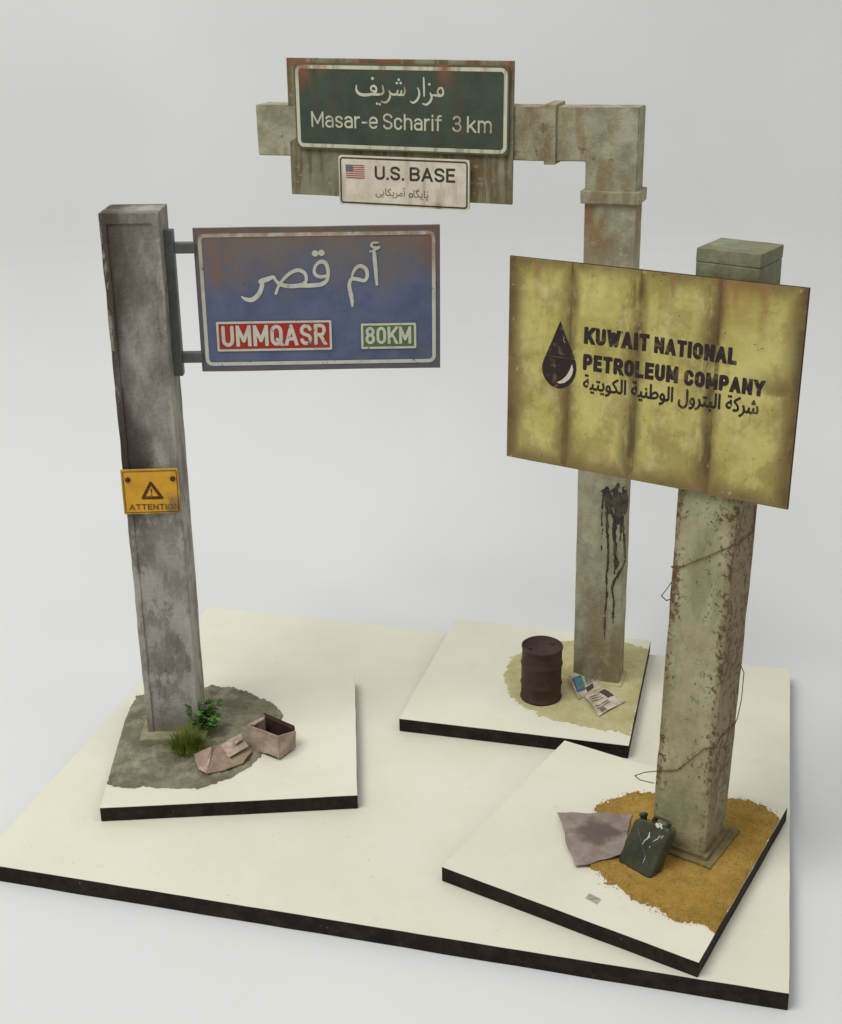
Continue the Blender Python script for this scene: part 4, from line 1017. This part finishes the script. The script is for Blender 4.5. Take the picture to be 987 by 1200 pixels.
np_c = ground(698, 814, T + .06); Mn = frame(np_c.x, np_c.y, T + .05)
nt_ = thing('newspaper', 'crumpled newspaper with a teal picture at the foot of the beige post', 'newspaper', Mn)
up = ((666, 799), (697, 786), (705, 807), (678, 821))
lo = ((684, 818), (707, 808), (733, 823), (702, 840))
cu1 = lambda u, v: .05 + .20 * (1 - v) + .03 * math.sin(u * 7 + v * 3)
cu2 = lambda u, v: .03 + .08 * (1 - v) * (1 - u) + .05 * abs(math.sin(u * 4.2 + v * 3.1))
sheet('page', lo, MB['news'], nt_, Mn, 14, 10, cu2, T + .05)
sheet('page', up, MB['news'], nt_, Mn, 14, 10, cu1, T + .05)
def on_page(q4, curl, cells, name, mat):
    q = [ground(a, b, T + .05) for a, b in q4]; inv = Mn.inverted(); V, Fc = [], []
    for u0, u1, v0, v1 in cells:
        nu, nv = max(1, int((u1 - u0) * 14)), max(1, int((v1 - v0) * 10)); b0_ = len(V)
        for j in range(nv + 1):
            for i in range(nu + 1):
                u, v = u0 + (u1 - u0) * i / nu, v0 + (v1 - v0) * j / nv
                p = (q[0] * (1 - u) + q[1] * u) * (1 - v) + (q[3] * (1 - u) + q[2] * u) * v
                V.append(inv @ (p + Vector((0, 0, curl(u, v) + .014))))
        for j in range(nv):
            for i in range(nu):
                a = b0_ + j * (nu + 1) + i; Fc.append([a, a + nu + 1, a + nu + 2, a + 1])
    obj(name, V, Fc, mat, nt_, Mn)
on_page(up, cu1, [(.13, .42, .18, .62)], 'picture', MB['teal']); on_page(up, cu1, [(.05, .12, .2, .75), (.12, .4, .64, .76)], 'picture_edge', MB['blueink'])
on_page(up, cu1, [(.48, .8, .1, .22)], 'headline', MB['dull'])
on_page(up, cu1, [(.5, .92, v, v + .035) for v in (.3, .37, .44, .51)] + [(.5, .72, .60, .64), (.78, .95, .60, .64)], 'text_lines', MB['text'])
on_page(up, cu1, [(.42, .70, .70, .90)], 'picture', MB['dull'])
on_page(lo, cu2, [(.68, .95, .10, .55)], 'picture', MB['dull'])
on_page(lo, cu2, [(.1, .6, v, v + .035) for v in (.2, .3, .4, .62, .72)], 'text_lines', MB['text']); on_page(lo, cu2, [(.15, .32, .78, .95)], 'picture', MB['text'])

# ------------------------------------------------------------------ cardboard
zb_ = T + .07
N_, L0, R_ = ground(327.4, 889.5, zb_), ground(291.5, 876, zb_), ground(346, 877, zb_)
ex = (N_ - L0); ey = (R_ - N_); ln = ex.length; dp_ = .86
yaw = math.atan2(ex.y, ex.x)
Mc = frame(L0.x, L0.y, zb_, yaw); bh = .86
cb = thing('cardboard_box', 'small open brown carton with its back flap raised beside the mud', 'box', Mc)
t_ = .035
obj('bottom', *box(0, ln, 0, dp_, 0, t_, .004), MB['card_in'], cb)
obj('front_wall', *box(0, ln, 0, t_, .001, bh, .006, 1, 6, .012, 2, 3, axis=0), MB['card'], cb)
def panel(name, pts, mat, th=.018):
    P = [Vector(p) for p in pts]; n = (P[1] - P[0]).cross(P[3] - P[0]).normalized() * th
    obj(name, [p + n for p in P] + [p - n for p in P], [[0, 1, 2, 3], [7, 6, 5, 4]] + [[i, 4 + i, 4 + (i + 1) % 4, (i + 1) % 4] for i in range(4)], mat, cb)
panel('side_wall', [(ln - .018, t_, .002), (ln - .018, dp_, .002), (ln + .03, dp_, bh - .22), (ln - .018, t_, bh - .01)], MB['card'])
panel('side_wall', [(.018, t_, .002), (.018, dp_, .002), (.018, dp_, bh - .1), (.018, t_, bh - .01)], MB['card'])
panel('back_wall', [(.04, dp_ + .02, .002), (ln - .04, dp_ + .02, .002), (ln - .04, dp_ + .02, bh - .2), (.04, dp_ + .02, bh - .1)], MB['card_in'])
f0, f1 = hit(Mc, 309, 835, 1, dp_ + .12), hit(Mc, 345, 850.5, 1, dp_ + .12)
panel('flap', [(.02, dp_ + .04, bh - .12), (ln - .02, dp_ + .04, bh - .22), tuple(f1), tuple(f0)], MB['card_in'])
panel('flap', [(.02, t_ + .02, bh), (.02, dp_ * .75, bh - .06), (.26, dp_ * .7, bh + .03), (.22, t_ + .06, bh + .03)], MB['card'])
# collapsed carton: facets folded over one another, lifted off the mud
c = ground(262, 888, T + .12); Mf = frame(c.x, c.y, T + .1)
fc = thing('flattened_carton', 'crushed and folded brown carton lying on the mud near the grass', 'cardboard', Mf)
def facet(name, pts, th=.04, mat='card', sub=5, seed=1):
    P = [Mf.inverted() @ ground(220 + a / 7.05, 810 + b / 7.05, T + h) for a, b, h in pts]
    n = Vector()
    for i in range(len(P)): n += P[i].cross(P[(i + 1) % len(P)])
    n = n.normalized(); n = n if n.z > 0 else -n
    bm = bmesh.new(); f_ = bm.faces.new([bm.verts.new(p) for p in P])
    bmesh.ops.recalc_face_normals(bm, faces=bm.faces[:])
    e = bmesh.ops.extrude_face_region(bm, geom=[f_])
    for v in [g for g in e['geom'] if isinstance(g, bmesh.types.BMVert)]: v.co -= n * th
    bmesh.ops.recalc_face_normals(bm, faces=bm.faces[:])
    bmesh.ops.subdivide_edges(bm, edges=bm.edges[:], cuts=sub, use_grid_fill=True)
    for v in bm.verts: v.co = wob(v.co, .022, 2.6, seed)
    obj(name, *bm_out(bm), MB[mat], fc, Mf)
facet('panel', [(48, 525, .18), (188, 455, .55), (212, 440, .48), (158, 675, .16), (90, 645, .16)], seed=2)
facet('panel', [(205, 446, .40), (268, 448, .52), (408, 612, .20), (300, 650, .18), (164, 682, .15)], mat='card_shade', seed=3)  # darker tone paints this fold as shaded, so the creases read
facet('panel', [(262, 450, .44), (430, 352, .56), (498, 452, .48), (340, 545, .36)], seed=4)
facet('panel', [(345, 545, .28), (500, 470, .30), (528, 488, .26), (460, 592, .2), (404, 612, .19)], mat='card_shade', seed=5)
facet('panel', [(372, 400, .60), (440, 352, .66), (458, 395, .62), (395, 440, .56)], .03, seed=9)

# ------------------------------------------------------------------ plants
def blades(n, base, spread, hmin, hmax, lean, wmax, seed):
    r = random.Random(seed); V, Fc = [], []
    for k in range(n):
        a = r.uniform(0, 6.283); d = spread * math.sqrt(r.random()); x, y = d * math.cos(a) * 1.15, d * math.sin(a)
        h = r.uniform(hmin, hmax) * (1 - .35 * d / spread); dirx, diry = math.cos(a) + r.uniform(-.7, .7), math.sin(a) + r.uniform(-.7, .7)
        ln_ = lean * (.3 + d / spread) * r.uniform(.4, 1.3); w = r.uniform(.4, 1) * wmax; s = Vector((-diry, dirx, 0)).normalized() * w; b = len(V)
        for i in range(4):
            t = i / 3; c = Vector((x + dirx * ln_ * t * t, y + diry * ln_ * t * t, h * t * (1 - .25 * t * (ln_ / max(lean, .01)))))
            ww_ = 1 - t * .9; V += [c - s * ww_, c + s * ww_]
        for i in range(3): Fc.append([b + 2 * i, b + 2 * i + 1, b + 2 * i + 3, b + 2 * i + 2])
    return V, Fc
c = ground(219, 884, T + .12); Mg_ = frame(c.x, c.y + .25, T + .06)
gt = thing('grass_tuft', 'olive dry grass tuft growing at the grey post foot', 'grass', Mg_)
obj('blades', *blades(900, None, .44, .6, 1.4, .30, .017, 5), MB['grass'], gt, kind='stuff')
c = ground(238, 866, T + .1); Ml = frame(c.x, c.y + .3, T + .06)
lp = thing('leafy_plant', 'small bright green leafy plant behind the dry grass', 'plant', Ml)
r = random.Random(11); SV, LV = ([], []), ([], [])
for k in range(34):
    a = r.uniform(0, 6.283); d = r.uniform(.1, .66); tip = Vector((d * math.cos(a) * 1.1, d * math.sin(a) * .8, r.uniform(.4, 1.4)))
    pts = [Vector((0, 0, 0)) * (1 - t) + tip * t + Vector((0, 0, .25 * t * (1 - t))) for t in (0, .35, .7, 1)]
    SV = merge(SV, tube(pts, .012, 5))
    for q in range(r.randint(9, 14)):
        p = pts[-1] * r.uniform(.5, 1.0) + Vector((r.gauss(0, .09), r.gauss(0, .09), r.gauss(0, .07))); w = r.uniform(0, 6.283); L = r.uniform(.11, .21)
        u = Vector((math.cos(w), math.sin(w), r.uniform(-.4, .5))).normalized(); v = u.cross(Vector((r.uniform(-.3, .3), r.uniform(-.3, .3), 1))).normalized(); nn = u.cross(v)
        lf = [p - u * L * .5, p - u * L * .2 + v * L * .42 + nn * .012, p + u * L * .3 + v * L * .36 + nn * .012, p + u * L * .75, p + u * L * .3 - v * L * .36 + nn * .012, p - u * L * .2 - v * L * .42 + nn * .012]
        LV = merge(LV, (lf, [[0, 1, 2, 3], [0, 3, 4, 5]]))
obj('stems', *SV, MB['stem'], lp, kind='stuff'); obj('foliage', *LV, MB['leaf'], lp, kind='stuff')
